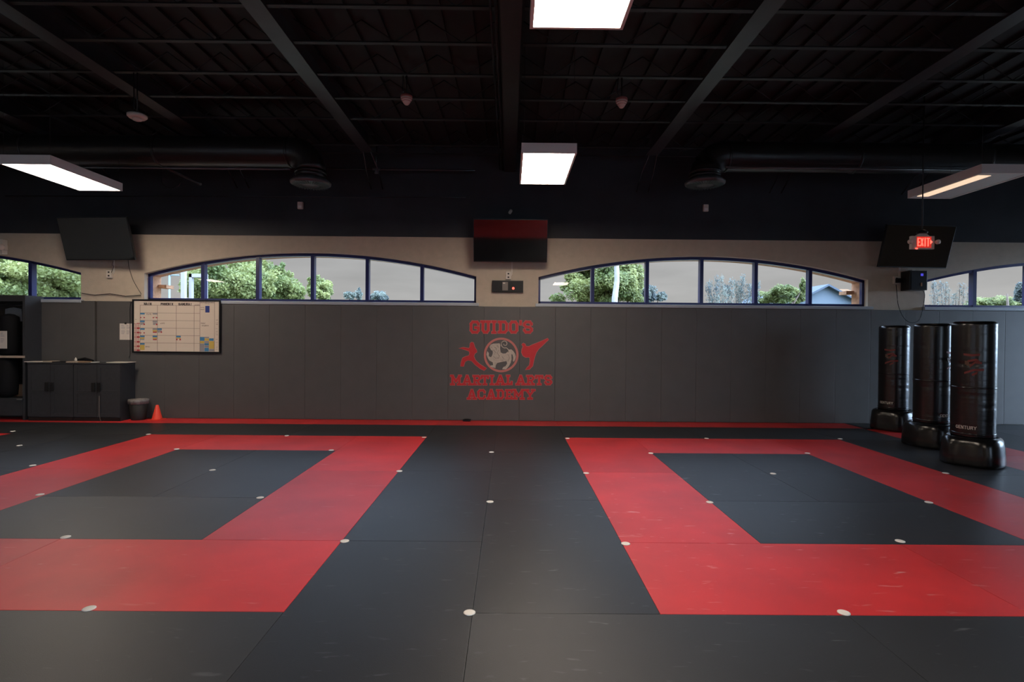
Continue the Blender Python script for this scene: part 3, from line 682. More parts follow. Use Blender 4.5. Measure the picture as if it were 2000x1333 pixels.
# ================================================================= SMALL WALL EQUIPMENT
def outlet(px, py, cond, label, plug=False):
    c = atY(px, py, YB); r_ = root('wall_outlet', (c.x, YB, c.z-.06), label, 'outlet')
    MB().box(c.x-.045, c.x+.045, YB-.045, YB-.001, c.z-.065, c.z+.065, .005).build('box', 'white_plastic', r_)
    mb = MB()
    for dz in (-.03, .03): mb.box(c.x-.014, c.x+.014, YB-.048, YB-.044, c.z+dz-.012, c.z+dz+.012)
    mb.build('socket', 'black_plastic', r_)
    x2, zt = atY(cond[0], cond[1], YB).x, atY(cond[0], cond[1], YB).z
    mb = MB().box(x2-.012, x2+.012, YB-.022, YB-.001, c.z+.02, zt); mb.box(min(c.x, x2), max(c.x, x2), YB-.022, YB-.001, c.z, c.z+.022); mb.build('cable_channel', 'white_plastic', r_)
    if plug: MB().box(c.x-.03, c.x+.04, YB-.10, YB-.048, c.z-.05, c.z+.03, .01).build('plug', 'black_plastic', r_)
outlet(216, 536, (223, 505), 'white outlet and cable channel under the left television')
outlet(993, 539, (1000, 508), 'white outlet and cable channel under the middle television, above the timer')
outlet(1748, 548, (1756, 517), 'white outlet with a black plug under the right television', True)
# timer
a = atY(961, 571, YB-.03); b = atY(1022, 549, YB-.03)
r_ = root('wall_timer', (a.x, YB, a.z), 'black wall timer with a red light, below the middle television', 'timer')
MB().box(a.x, b.x, YB-.06, YB-.001, a.z, b.z, .006).build('casing', 'black_plastic', r_)
w_ = b.x-a.x; MB().box(a.x+w_*.33, a.x+w_*.51, YB-.063, YB-.058, a.z+.03, b.z-.025).build('keypad', 'timer_grey', r_)
MB().box(a.x+w_*.35, a.x+w_*.42, YB-.065, YB-.062, b.z-.055, b.z-.035).build('keypad_label', 'paper', r_)
c = atY(1002.5, 563.5, YB-.06); MB().lathe([(.001, 0), (.022, 0), (.020, -.008), (.001, -.014)], (c.x, YB-.058, c.z), 20, 'y').build('indicator_light', 'led_red', r_)
# speaker
a = atY(1777, 567, 9.3); b = atY(1812, 529, 9.3)
r_ = root('wall_speaker', (a.x, 9.5, a.z), 'black box speaker with a small blue light under the right television', 'speaker')
MB().box(a.x, b.x, 9.30, 9.52, a.z, b.z, .012).build('cabinet', 'tv_body', r_)
MB().box(a.x+.02, b.x-.02, 9.294, 9.301, a.z+.02, b.z-.02, .002).build('grille', 'black_plastic', r_)
c = atY(1801, 537, 9.29); MB().box(c.x-.02, c.x+.02, 9.288, 9.295, c.z-.02, c.z+.02).build('indicator_light', 'led_blue', r_)
c = atY(1800, 556, 9.29); MB().box(c.x-.012, c.x+.012, 9.289, 9.295, c.z-.03, c.z+.03).build('badge', 'cardboard', r_)
MB().box((a.x+b.x)/2-.03, (a.x+b.x)/2+.03, 9.42, YB-.002, b.z-.001, b.z+.03).build('bracket', 'white_plastic', r_)
# sensors on the black band
for px, py, w2, h2, lab in [(588, 402.5, .045, .06, 'small beige sensor box on the black band, below the left duct outlet'), (1377, 407.5, .045, .06, 'small beige sensor box on the black band, below the right duct outlet')]:
    c = atY(px, py, YB-.02); r_ = root('motion_sensor', (c.x, YB-.02, c.z-h2), lab, 'sensor', 'sensor boxes on the black band')
    MB().box(c.x-w2, c.x+w2, YB-.075, YB-.0205, c.z-h2, c.z+h2, .012).build('housing', 'white_plastic', r_)
    MB().box(c.x-w2*.6, c.x+w2*.6, YB-.080, YB-.073, c.z-h2*.7, c.z-h2*.1, .004).build('lens', 'lamp_frame', r_)
c = atY(998, 413.5, 9.4); r_ = root('security_camera', (c.x, 9.52, c.z), 'tiny white camera above the middle television', 'camera')
MB().tube([(c.x-.02, 9.36, c.z-.03), (c.x+.0, 9.42, c.z+.02)], .026, 12).build('body', 'white_plastic', r_)
MB().tube([(c.x+.0, 9.42, c.z+.0), (c.x+.02, 9.539, c.z+.03)], .010, 8).build('bracket', 'steel_black', r_)
# emergency lamp at the left edge
c = atY(0, 481, 9.45); r_ = root('emergency_light', (c.x, YB, c.z-.12), 'beige emergency lamp cut by the left edge of the photo', 'emergency light')
MB().box(c.x-.16, c.x+.03, 9.46, YB-.001, c.z-.13, c.z+.12, .01).build('housing', 'white_plastic', r_)
MB().lathe([(.02, -.0), (.05, -.02), (.055, -.07), (.001, -.075)], (c.x+.05, 9.45, c.z-.02), 20, 'y').build('lamp_head', 'strobe', r_)
MB().box(c.x+.0, c.x+.09, 9.45, 9.50, c.z-.06, c.z+.02, .01).build('lamp_bracket', 'white_plastic', r_)
# cables
def cable(pts, lab, r=.006, m='black_plastic'):
    P = [Vector(atY(x, y, Y)) for x, y, Y in pts]
    res = []
    for i in range(len(P)-1):
        p0, p1, p2, p3 = P[max(i-1, 0)], P[i], P[i+1], P[min(i+2, len(P)-1)]
        for k in range(6):
            t_ = k/6; res.append(.5*((2*p1)+(-p0+p2)*t_+(2*p0-5*p1+4*p2-p3)*t_*t_+(-p0+3*p1-3*p2+p3)*t_**3))
    res.append(P[-1]); o = MB().tube(res, r, 6).build('cable', m, None, P[0]); tag(o, lab, 'cable')
cable([(250, 505, 9.35), (252, 522, 9.5), (259, 545, 9.54), (268, 562, 9.54), (276, 575, 9.54)], 'thin black cord hanging from the left television to the window corner', .004)
cable([(221, 510, 9.4), (219, 518, 9.5), (222, 521, 9.53), (217, 533, 9.5)], 'short black cord looping from the left television to its outlet', .004)
cable([(1750, 556, 9.5), (1752, 575, 9.53), (1754, 594, 9.47), (1760, 612, 9.47), (1770, 626, 9.46), (1783, 631, 9.46), (1796, 624, 9.46), (1803, 600, 9.47), (1806, 575, 9.53), (1800, 566, 9.45)], 'black cord hanging in a loop from the right outlet to the wall speaker', .005)
cable([(252, 700, 9.40), (252.5, 697, 9.44), (254, 690, 9.485), (254, 640, 9.487), (254, 600, 9.487), (257, 590, 9.487)], 'thin dark cord running down the pad seam behind the paper sheet', .004)

# ================================================================= CEILING FIXTURES
def lamp(x0, x1, y0, y1, z, label, low=False, wires=True):
    r_ = root('ceiling_light', ((x0+x1)/2, (y0+y1)/2, z), label, 'ceiling light', 'suspended rectangular ceiling lights')
    t = .022; mb = MB()
    mb.box(x0, x1, y0, y0+t, z, z+.11); mb.box(x0, x1, y1-t, y1, z, z+.11); mb.box(x0, x0+t, y0+t, y1-t, z, z+.11); mb.box(x1-t, x1, y0+t, y1-t, z, z+.11); mb.box(x0+t, x1-t, y0+t, y1-t, z+.09, z+.11)
    mb.build('housing', 'lamp_frame', r_)
    MB().box(x0+t, x1-t, y0+t, y1-t, z+.008, z+.016).build('diffuser', 'lamp_low' if low else 'lamp_on', r_)
    if low: MB().box(x0+.06, x0+.22, y0+.12, y1-.1, z+.002, z+.0075).build('glowing_strip', 'tube_glow', r_)
    for xx in (x0+.03, x1-.03):
        for yy in (y0+.03, y1-.03): MB().tube([(xx, yy, z+.11), (xx, yy, 4.72)], .0022, 5).build('suspension_wire', 'steel_black', r_)
lamp(.30, .91, 6.12, 7.37, 3.49, 'lit suspended light in the middle, the farther one')
lamp(.30, .91, 2.46, 3.71, 3.49, 'lit suspended light cut by the top of the photo, the nearer one')
lamp(-5.97, -5.35, 6.70, 7.92, 3.49, 'lit suspended light at the left edge of the photo')
lamp(5.87, 6.49, 6.68, 7.90, 3.49, 'mostly dim suspended light at the right edge of the photo', low=True)
lamp(1.85, 2.46, -2.4, -1.15, 3.49, 'lit suspended light above and behind the viewer')
lamp(-11.6, -10.98, -2.4, -1.15, 3.49, 'lit suspended light out of view at the left')

# ================================================================= CEILING STEEL, PIPES AND DUCTS
for X, lab in ((-6.7, 'at the far left'), (-4.42, 'second left of the girder'), (-2.12, 'first left of the girder'), (2.46, 'first right of the girder'), (4.76, 'second right of the girder'), (7.05, 'at the far right')):
    mb = MB().box(X-.095, X+.095, -4.9, 8.9, 4.40, 4.416); mb.box(X-.006, X+.006, -4.9, 8.9, 4.416, 4.70); mb.box(X-.095, X+.095, -4.9, 8.9, 4.68, 4.70)
    r_ = root('ceiling_beam', (X, 2, 4.40), 'black steel ceiling beam running towards the wall, '+lab, 'beam', 'ceiling beams running towards the wall')
    mb.build('girder', 'beam_dark', r_)
    for s_ in (-1, 1):
        MB().tube([(X+s_*.06, 8.85, 4.40), (X+s_*.10, 9.2, 4.2), (X+s_*.10, 9.52, 3.98)], .012, 6).build('brace', 'pipe_gloss', r_)
mb = MB().box(.08, .27, -4.9, 9.53, 4.30, 4.325); mb.box(.165, .185, -4.9, 9.53, 4.325, 4.68); mb.box(.08, .27, -4.9, 9.53, 4.68, 4.71)
tag(mb.build('ceiling_girder', 'steel_black', None, (.07, 2, 4.3)), 'wide black central girder running to the wall above the middle television', 'beam')
for X, r, lab in ((.045, .018, 'thin black conduit along the left flank of the central girder'), (-.005, .012, 'thinnest black conduit left of the central girder')):
    tag(MB().tube([(X, -4.5, 4.33), (X, 9.5, 4.33)], r, 8).build('conduit', 'pipe_gloss', None, (X, 2, 4.33)), lab, 'conduit')
jt = [(5.05, 'the nearest in view'), (5.66, 'second from the top of the photo'), (6.33, 'third from the top of the photo'), (6.95, 'fourth from the top of the photo'), (7.6, 'just before the duct'), (8.62, 'between the duct and the wall'), (9.0, 'closest to the wall'), (4.4, 'above the nearer light'), (3.75, 'at the top edge of the photo')]
for k, (Y, lab) in enumerate(jt):
    mb = MB()
    for x0_, x1_ in ((-9.5, -6.8), (-6.6, -4.52), (-4.32, -2.22), (-2.02, .02), (.30, 2.36), (2.56, 4.66), (4.86, 6.95), (7.15, 9.5)):
        mb.box(x0_, x1_, Y-.025, Y+.025, 4.42, 4.435)
        n = int((x1_-x0_)/.3)
        for i in range(n):
            xa = x0_+(x1_-x0_)*i/n; xb = x0_+(x1_-x0_)*(i+1)/n
            za, zb = (4.44, 4.66) if i % 2 else (4.66, 4.44)
            mb.tube([(xa, Y, za), (xb, Y, zb)], .007, 4)
    tag(mb.build('steel_joist', 'steel_black', None, (0, Y, 4.42)), 'black cross joist under the ceiling, '+lab, 'joist', 'cross joists under the ceiling')
# ducts
for s_, px, lab in ((-1, 607, 'left'), (1, 1377, 'right')):
    Yd = 8.15; R_ = .215
    cx = atY(px, 340, Yd).x; zc = atY(800, 300, Yd).z
    r_ = root('air_duct', (cx, Yd, 3.7), 'black round air duct on the %s, bending down to a louvred outlet' % lab, 'duct', 'round air ducts')
    xe = cx+s_*.28
    P = [(xe+s_*6.2, Yd, zc)]
    n = 22
    for i in range(1, n): P.append((xe+s_*6.2*(1-i/n), Yd, zc))
    for k in range(9):
        a = k/8*PI/2; P.append((xe-s_*.28*math.sin(a), Yd, zc-.28*(1-math.cos(a))))
    mb = MB().tube(P, R_, 32); mb.build('duct_run', 'duct', r_)
    zb = atY(px, 356, Yd).z
    MB().lathe([(R_, zc-.28), (R_, zb+.05)], (cx, Yd, 0), 32).build('drop_pipe', 'duct', r_)
    for zz in (zc-.30, zb+.14): MB().lathe([(R_, zz-.02), (R_+.012, zz-.01), (R_+.012, zz+.01), (R_, zz+.02)], (cx, Yd, 0), 32).build('joint_ring', 'duct', r_)
    for k in range(3):
        xx = xe+s_*(.02+k*1.9); MB().lathe([(R_, -.02), (R_+.012, -.012), (R_+.012, .012), (R_, .02)], (xx, Yd, zc), 32, 'x').build('joint_ring', 'duct', r_)
    mb = MB().lathe([(R_, zb+.06), (R_+.03, zb+.03), (R_+.075, zb-.005), (R_+.07, zb-.03), (R_-.02, zb-.045)], (cx, Yd, 0), 40)
    fl = mb.build('outlet_flange', 'diffuser_metal', r_)
    mb = MB()
    for k in range(36):
        a = 2*PI*k/36; ca, sa = math.cos(a), math.sin(a); r0, r1 = .12, R_+.045
        tv_ = Vector((-sa, ca, 0))*.006
        p0 = Vector((cx+r0*ca, Yd+r0*sa, zb-.052)); p1 = Vector((cx+r1*ca, Yd+r1*sa, zb-.046))
        mb.face([p0-tv_, p1-tv_, p1+tv_, p0+tv_]); mb.face([p0-tv_+Vector((0, 0, -.008)), p0+tv_+Vector((0, 0, -.008)), p1+tv_+Vector((0, 0, -.008)), p1-tv_+Vector((0, 0, -.008))])
    mb.build('louvre', 'black_plastic', fl)
    z2 = atY(600 if s_ < 0 else 1400, 327 if s_ < 0 else 323, 8.0).z-.03
    tag(MB().tube([(cx+s_*.24, 8.0, z2), (cx+s_*4.2, 8.0, z2)], .014, 10).build('conduit', 'conduit_shiny', None, (cx, 8.0, z2)), 'shiny black conduit running just under the %s air duct' % lab, 'conduit')
# sprinkler pipe and conduits near the wall
def pipe(a, b, r, lab, cat='pipe', m='pipe_gloss', name='pipe'):
    tag(MB().tube([a, b], r, 8).build(name, m, None, a), lab, cat)
Yp = 9.2
a, b = atY(1130, 286, 8.7), atY(1350, 291, 8.7); pipe(a, b, .016, 'thin black pipe right of the middle light')
r_ = root('sprinkler_pipe', atY(735, 333, Yp), 'thin black sprinkler pipe near the wall left of the central girder, with one head', 'sprinkler pipe')
MB().tube([atY(640, 330, Yp), atY(928, 333, Yp)], .016, 8).build('pipe_run', 'pipe_gloss', r_)
p = atY(735, 333, Yp); MB().tube([p+Vector((0, 0, .02)), p+Vector((0, 0, .42))], .012, 8).build('drop_pipe', 'pipe_gloss', r_)
MB().tube([p+Vector((0, 0, -.05)), p+Vector((0, 0, .02))], [.03, .018], 10).build('head', 'diffuser_metal', r_)
MB().tube([p+Vector((-.06, 0, .02)), p+Vector((.06, 0, .02))], .02, 8).build('fitting', 'diffuser_metal', r_)
pipe(atY(10, 383, 9.5), atY(910, 386, 9.5), .008, 'thin conduit along the black band above the left television', 'conduit', name='conduit')
a, b = atY(310, 322, 9.0), atY(392, 360, 8.6)
tag(MB().tube([(a.x, a.y-.12, 4.7), (a.x, a.y-.12, a.z), a, b], .02, 8).build('pipe', 'pipe_gloss', None, a), 'short slanting pipe under the left air duct', 'pipe')
o = MB().tube([(atY(335, 350, 9.3).x-.18, 9.3, 4.7), atY(315, 345, 9.3)]+[atY(335+20*math.cos(a), 350+18*math.sin(a), 9.3) for a in [PI*.9-k*PI/8 for k in range(8)]], .007, 6).build('cable', 'pipe_gloss', None, atY(335, 350, 9.3)); tag(o, 'coiled dark cable hanging under the left air duct', 'cable')
# smoke detectors
for px, py, Y, red, rad, lab in [(268, 230, 6.33, False, .10, 'pale round smoke detector at upper left'), (794, 197, 6.33, True, .068, 'white and red ceiling alarm left of the girder'), (1214, 203, 6.33, True, .068, 'white and red ceiling alarm right of the girder')]:
    p = atY(px, py, Y); r_ = root('smoke_detector', p, lab, 'smoke detector')
    if red:
        MB().lathe([(rad*.95, .06), (rad, .035), (rad*.98, .03)], p, 24).build('base', 'alarm_red', r_)
        MB().lathe([(rad*.96, .03), (rad*.8, .005), (rad*.45, -.035), (rad*.3, -.045)], p, 24).build('dome', 'strobe', r_)
        mb = MB()
        for hh, rr in ((.012, .86), (-.008, .68)): mb.lathe([(rad*rr, hh-.003), (rad*rr+.004, hh), (rad*rr, hh+.003)], p, 24)
        mb.build('vent_ring', 'alarm_red', r_)
    else:
        MB().lathe([(rad, .03), (rad, .01), (rad*.8, -.01)], p, 28).build('base', 'white_plastic', r_)
        MB().lathe([(rad*.5, -.01), (rad*.45, -.03), (rad*.2, -.04)], p, 24).build('sensor_cap', 'white_plastic', r_)
    MB().tube([p+Vector((0, 0, .03)), (p.x, p.y, 4.418)], .008, 6).build('drop_rod', 'steel_black', r_)
    tag(MB().tube([p+Vector((-.03, 0, .09)), p+Vector((-.05, .02, .14)), (p.x-.04, p.y, 4.418)], .006, 6).build('lead', 'pipe_gloss', r_))

# exit sign hanging from the ceiling
p = atY(1803, 473, 7.2); r_ = root('exit_sign', (p.x, 7.2, p.z-.1), 'white exit sign glowing red, hung before the right television', 'exit sign')
hx, hz = .150, .092
MB().box(p.x-hx, p.x+hx, 7.2, 7.245, p.z-hz, p.z+hz*.86, .006).build('housing', 'white_plastic', r_)
MB().prism([(p.x-hx*.6, p.z+hz*.86), (p.x+hx*.6, p.z+hz*.86), (p.x+hx*.3, p.z+hz*1.2), (p.x-hx*.3, p.z+hz*1.2)], 'y', 7.205, 7.24).build('canopy', 'white_plastic', r_)

MB().box(p.x-.085, p.x+.105, 7.195, 7.2, p.z-hz*.82, p.z+hz*.76).build('face_panel', 'led_dim', r_)
mb = MB()
for i, ch in enumerate('EXIT'):
    letter(mb, ch, p.x-.076+i*.040, p.z-hz*.6, .032, hz*1.15, .011, 7.190, 7.195, PLAIN)
mb.prism([(p.x+.088, p.z+.028), (p.x+.118, p.z), (p.x+.088, p.z-.028)], 'y', 7.190, 7.195)
mb.build('lettering', 'led_red', r_)
q = p+Vector((-.09, 0, -hz*.95)); MB().box(q.x-.012, q.x+.012, 7.188, 7.196, q.z-.008, q.z+.008).build('indicator_light', 'led_red', r_)
for s_ in (-1, 1):
    MB().lathe([(.012, .0), (.028, -.02), (.030, -.05), (.001, -.055)], (p.x+s_*(hx+.03), 7.22, p.z), 16, 'y').build('lamp_head', 'strobe', r_)
MB().tube([(p.x, 7.22, p.z+hz*1.2), (p.x, 7.22, 4.7)], .008, 6).build('hanging_rod', 'steel_black', r_)
MB().lathe([(.06, .0), (.065, .02), (.03, .05)], (p.x, 7.22, p.z+hz*1.22), 20).build('mounting_cup', 'black_plastic', r_)

# ================================================================= CABINETS
FY, BY = 9.13, 9.492
xs_ = [atY(53, 760, FY).x, atY(143.5, 760, FY).x, atY(235, 760, FY).x]; ZT = atY(150, 709, FY).z
for k, lab in ((0, 'black two door cabinet on the left, beside the dark rack'), (1, 'black two door cabinet on the right, beside the waste bin')):
    xa, xb = xs_[k]+.004, xs_[k+1]-.004
    r_ = root('cabinet', ((xa+xb)/2, (FY+BY)/2, 0), lab, 'cabinet', 'black cabinets')
    mb = MB().box(xa, xb, FY+.02, BY, .002, ZT-.02); mb.build('body', 'cabinet_black', r_)
    MB().box(xa-.003, xb+.003, FY-.008, BY, ZT-.02, ZT, .004).build('top', 'cabinet_black', r_)
    MB().box(xa+.01, xb-.01, FY+.006, FY+.02, .002, .06).build('plinth', 'cabinet_handle', r_)
    xm = (xa+xb)/2
    for s_ in (-1, 1):
        da, db = (xa+.003, xm-.003) if s_ < 0 else (xm+.003, xb-.003); z0_, z1_ = .07, ZT-.03; zm = .48
        mb = MB(); fw_ = .055
        mb.box(da, db, FY+.008, FY+.019, z0_, z1_)
        mb.box(da, da+fw_, FY, FY+.008, z0_, z1_); mb.box(db-fw_, db, FY, FY+.008, z0_, z1_)
        for zz in (z0_, zm-fw_/2, z1_-fw_): mb.box(da+fw_, db-fw_, FY, FY+.008, zz, zz+fw_)
        d = mb.build('door', 'cabinet_black', r_)
        hx_ = xm+s_*.045
        mb = MB().box(hx_-.028, hx_+.028, FY-.03, FY-.018, .49, .64, .006); mb.box(hx_-.01, hx_+.01, FY-.018, FY, .51, .53); mb.box(hx_-.01, hx_+.01, FY-.018, FY, .60, .62)
        mb.build('handle', 'cabinet_handle', d)
def on_top(px0, px1, h, y0, y1, m, name, lab, cat, extra=None):
    a, b = atY(px0, 708, (y0+y1)/2).x, atY(px1, 708, (y0+y1)/2).x
    o = MB().box(a, b, y0, y1, ZT, ZT+h, min(.004, h/3)).build(name, m, None, ((a+b)/2, (y0+y1)/2, ZT)); return tag(o, lab, cat), a, b
on_top(58, 88, .012, 9.16, 9.38, 'paper', 'paper_stack', 'flat stack of pale papers on the left end of the cabinets', 'papers')
on_top(92, 109, .022, 9.17, 9.34, 'wood_edge', 'notebook', 'tan notebook lying beside the paper stack on the left cabinet', 'notebook')
on_top(112, 136, .014, 9.18, 9.42, 'black_plastic', 'folder', 'thin black folder on the left cabinet', 'folder')
on_top(137, 157, .020, 9.15, 9.33, 'wood_edge', 'wooden_tray', 'pale wooden tray standing across the gap of the two cabinets', 'tray')
on_top(159, 173, .020, 9.15, 9.3, 'cardboard', 'small_box', 'small brown cardboard box beside the wooden tray', 'box')
on_top(183, 189, .012, 9.17, 9.30, 'lamp_frame', 'telephone', 'small grey phone lying on the right cabinet', 'phone')
on_top(217, 257, .012, 9.17, 9.40, 'paper', 'paper_stack', 'pale papers on the right end of the cabinets under the cord', 'papers')
p = atY(146, 700, 9.36); tag(MB().lathe([(.018, 0), (.020, .05), (.008, .062), (.008, .075)], (p.x, 9.38, ZT), 16).build('bottle', 'white_plastic', None, (p.x, 9.38, ZT)), 'tiny white bottle standing behind the wooden tray', 'bottle')
xa_, xb_ = atY(152, 700, 9.42).x, atY(182, 700, 9.42).x
o = MB().tube([(xa_, 9.42, ZT+.03), (xa_*.6+xb_*.4, 9.44, ZT+.045), (xb_, 9.42, ZT+.02)], [.02, .032, .015], 10).build('belt_roll', 'cloth_black', None, (xa_, 9.42, ZT)); tag(o, 'dark rolled cloth lying at the back of the cabinets behind the box', 'cloth')
o = MB().tube([(atY(194, 815, 9.12).x, 9.118, .42), (atY(194, 815, 9.12).x, 9.118, .10), (atY(196, 818, 9.1).x, 9.10, .02), (atY(201, 820, 9.08).x, 9.06, .008)], .0035, 6).build('cable', 'timer_grey', None, (xs_[1], 9.1, 0)); tag(o, 'thin pale cord hanging down the front of the right cabinet', 'cable')

# waste bin and cone
bx_ = xs_[2]+.165; by_ = 9.33
r_ = root('waste_bin', (bx_, by_, 0), 'dark round waste bin with a liner, right of the cabinets', 'waste bin')
MB().lathe([(.105, .001), (.112, .02), (.138, .33), (.132, .33), (.105, .03)], (bx_, by_, 0), 28).build('bin', 'bin', r_)
wb_ = lambda a, h: 1+.05*math.sin(9*a+h*40)+.03*math.sin(17*a)
MB().lathe([(.14, .27), (.150, .32), (.147, .345), (.120, .348), (.115, .30)], (bx_, by_, 0), 48, wob=wb_).build('liner', 'liner', r_)
c = atZ(307, 818, 0); c.y = 9.33; c.x = atY(307, 800, 9.33).x
r_ = root('traffic_cone', (c.x, c.y, 0), 'small bright orange-red cone standing at the foot of the pads', 'cone')
MB().box(c.x-.10, c.x+.10, c.y-.10, c.y+.10, .001, .012, .004).build('base', 'cone', r_)
MB().lathe([(.082, .012), (.078, .02), (.022, .245), (.017, .25), (.001, .25)], (c.x, c.y, 0), 28).build('body', 'cone', r_)

# ================================================================= DARK EQUIPMENT RACK at the left edge
RX1 = atY(51, 700, 9.2).x; RX0 = -9.15
r_ = root('equipment_rack', ((RX0+RX1)/2, 9.35, 0), 'tall black open rack with a light edged shelf, cut by the left edge', 'rack')
Zt = atY(30, 577, 9.2).z
MB().box(RX1-.04, RX1, 9.18, 9.54, .002, Zt).build('upright', 'cabinet_black', r_); MB().box(RX0, RX0+.04, 9.18, 9.54, .002, Zt).build('upright', 'cabinet_black', r_)
MB().box(RX0+.04, RX1-.04, 9.52, 9.55, .002, Zt).build('back_panel', 'cabinet_handle', r_)
MB().box(RX0+.04, RX1-.04, 9.18, 9.54, Zt-.10, Zt).build('top_board', 'cabinet_black', r_)
zsx = atY(30, 697, 9.2).z; MB().box(RX0+.04, RX1-.0401, 9.19, 9.52, zsx-.018, zsx+.014).build('shelf', 'cabinet_handle', r_)
MB().box(RX0+.0, RX1-.0, 9.17, 9.18, zsx-.02, zsx+.016).build('shelf_edge', 'wood_edge', r_)
zd1 = atY(30, 778, 9.2).z; zd0 = atY(30, 812, 9.2).z
dr_ = MB().box(RX0+.042, RX1-.042, 9.17, 9.5, max(.06, zd0), zd1, .004).build('drawer', 'cabinet_black', r_)
pc = atY(40, 781, 9.15); MB().box(pc.x-.055, pc.x+.045, 9.135, 9.150, pc.z-.012, pc.z+.012, .004).box(pc.x-.04, pc.x-.03, 9.15, 9.17, pc.z-.006, pc.z+.006).box(pc.x+.02, pc.x+.03, 9.15, 9.17, pc.z-.006, pc.z+.006).build('handle', 'chrome', dr_)
MB().box(RX0+.041, RX1-.041, 9.48, 9.52, atY(30, 776, 9.4).z, atY(30, 752, 9.4).z).build('box_front', 'cardboard', r_)
zr = Zt-.16; MB().tube([(RX0+.04, 9.36, zr), (RX1-.04, 9.36, zr)], .012, 8).build('hanging_rail', 'steel_black', r_)
# hanging white jacket, long black bag, sheet
pj = atY(24, 612, 9.42)
def cloth(mb, x0_, x1_, ztop_, zbot_, y, flare=0):
    n, m_ = 14, 8; g_ = [[None]*(m_+1) for _ in range(n+1)]
    for i in range(n+1):
        for j in range(m_+1):
            u, v = i/n, j/m_; x = x0_+(x1_-x0_)*u; x = x+(u-.5)*flare*v
            g_[i][j] = mb.bm.verts.new((x, y+.006*math.sin(u*18+v), ztop_+(zbot_-ztop_)*v-.03*abs(u-.5)*2*(1-v)))
    for i in range(n):
        for j in range(m_):
            f = mb.bm.faces.new((g_[i][j], g_[i+1][j], g_[i+1][j+1], g_[i][j+1])); f.smooth = True
    r2 = bmesh.ops.solidify(mb.bm, geom=mb.bm.faces[:], thickness=.012)
mb = MB(); cloth(mb, atY(2, 600, 9.42).x, atY(35, 600, 9.42).x, atY(20, 600, 9.42).z, atY(20, 628, 9.42).z, 9.495, .02)
tag(mb.build('hanging_jacket', 'cloth_white', None, (pj.x, 9.42, pj.z)), 'pale folded cloth hanging at the top of the dark rack', 'clothing')
pb = atY(14, 690, 9.30); zb0, zb1 = zsx+.016, atY(14, 613, 9.28).z
tag(MB().lathe([(.10, zb0), (.13, zb0+.03), (.142, zb0+.2), (.138, zb1-.15), (.13, zb1-.05), (.07, zb1-.01), (.01, zb1)], (pb.x, 9.335, 0), 28).build('duffel_bag', 'cloth_black', None, (pb.x, 9.345, zb0)), 'tall rounded black bag standing on the rack shelf', 'bag')
tag(MB().lathe([(.06, zd1+.002), (.14, zd1+.04), (.15, zd1+.16), (.15, zsx-.10), (.12, zsx-.03)], (pb.x-.02, 9.32, 0), 28).build('duffel_bag', 'cloth_black', None, (pb.x, 9.32, zd1)), 'rounded black bag in the lower bay of the dark rack', 'bag')
paper(-14, 647, 14, 681, 9.175, 'pale sheet on the dark rack at the very left edge', clip=False)

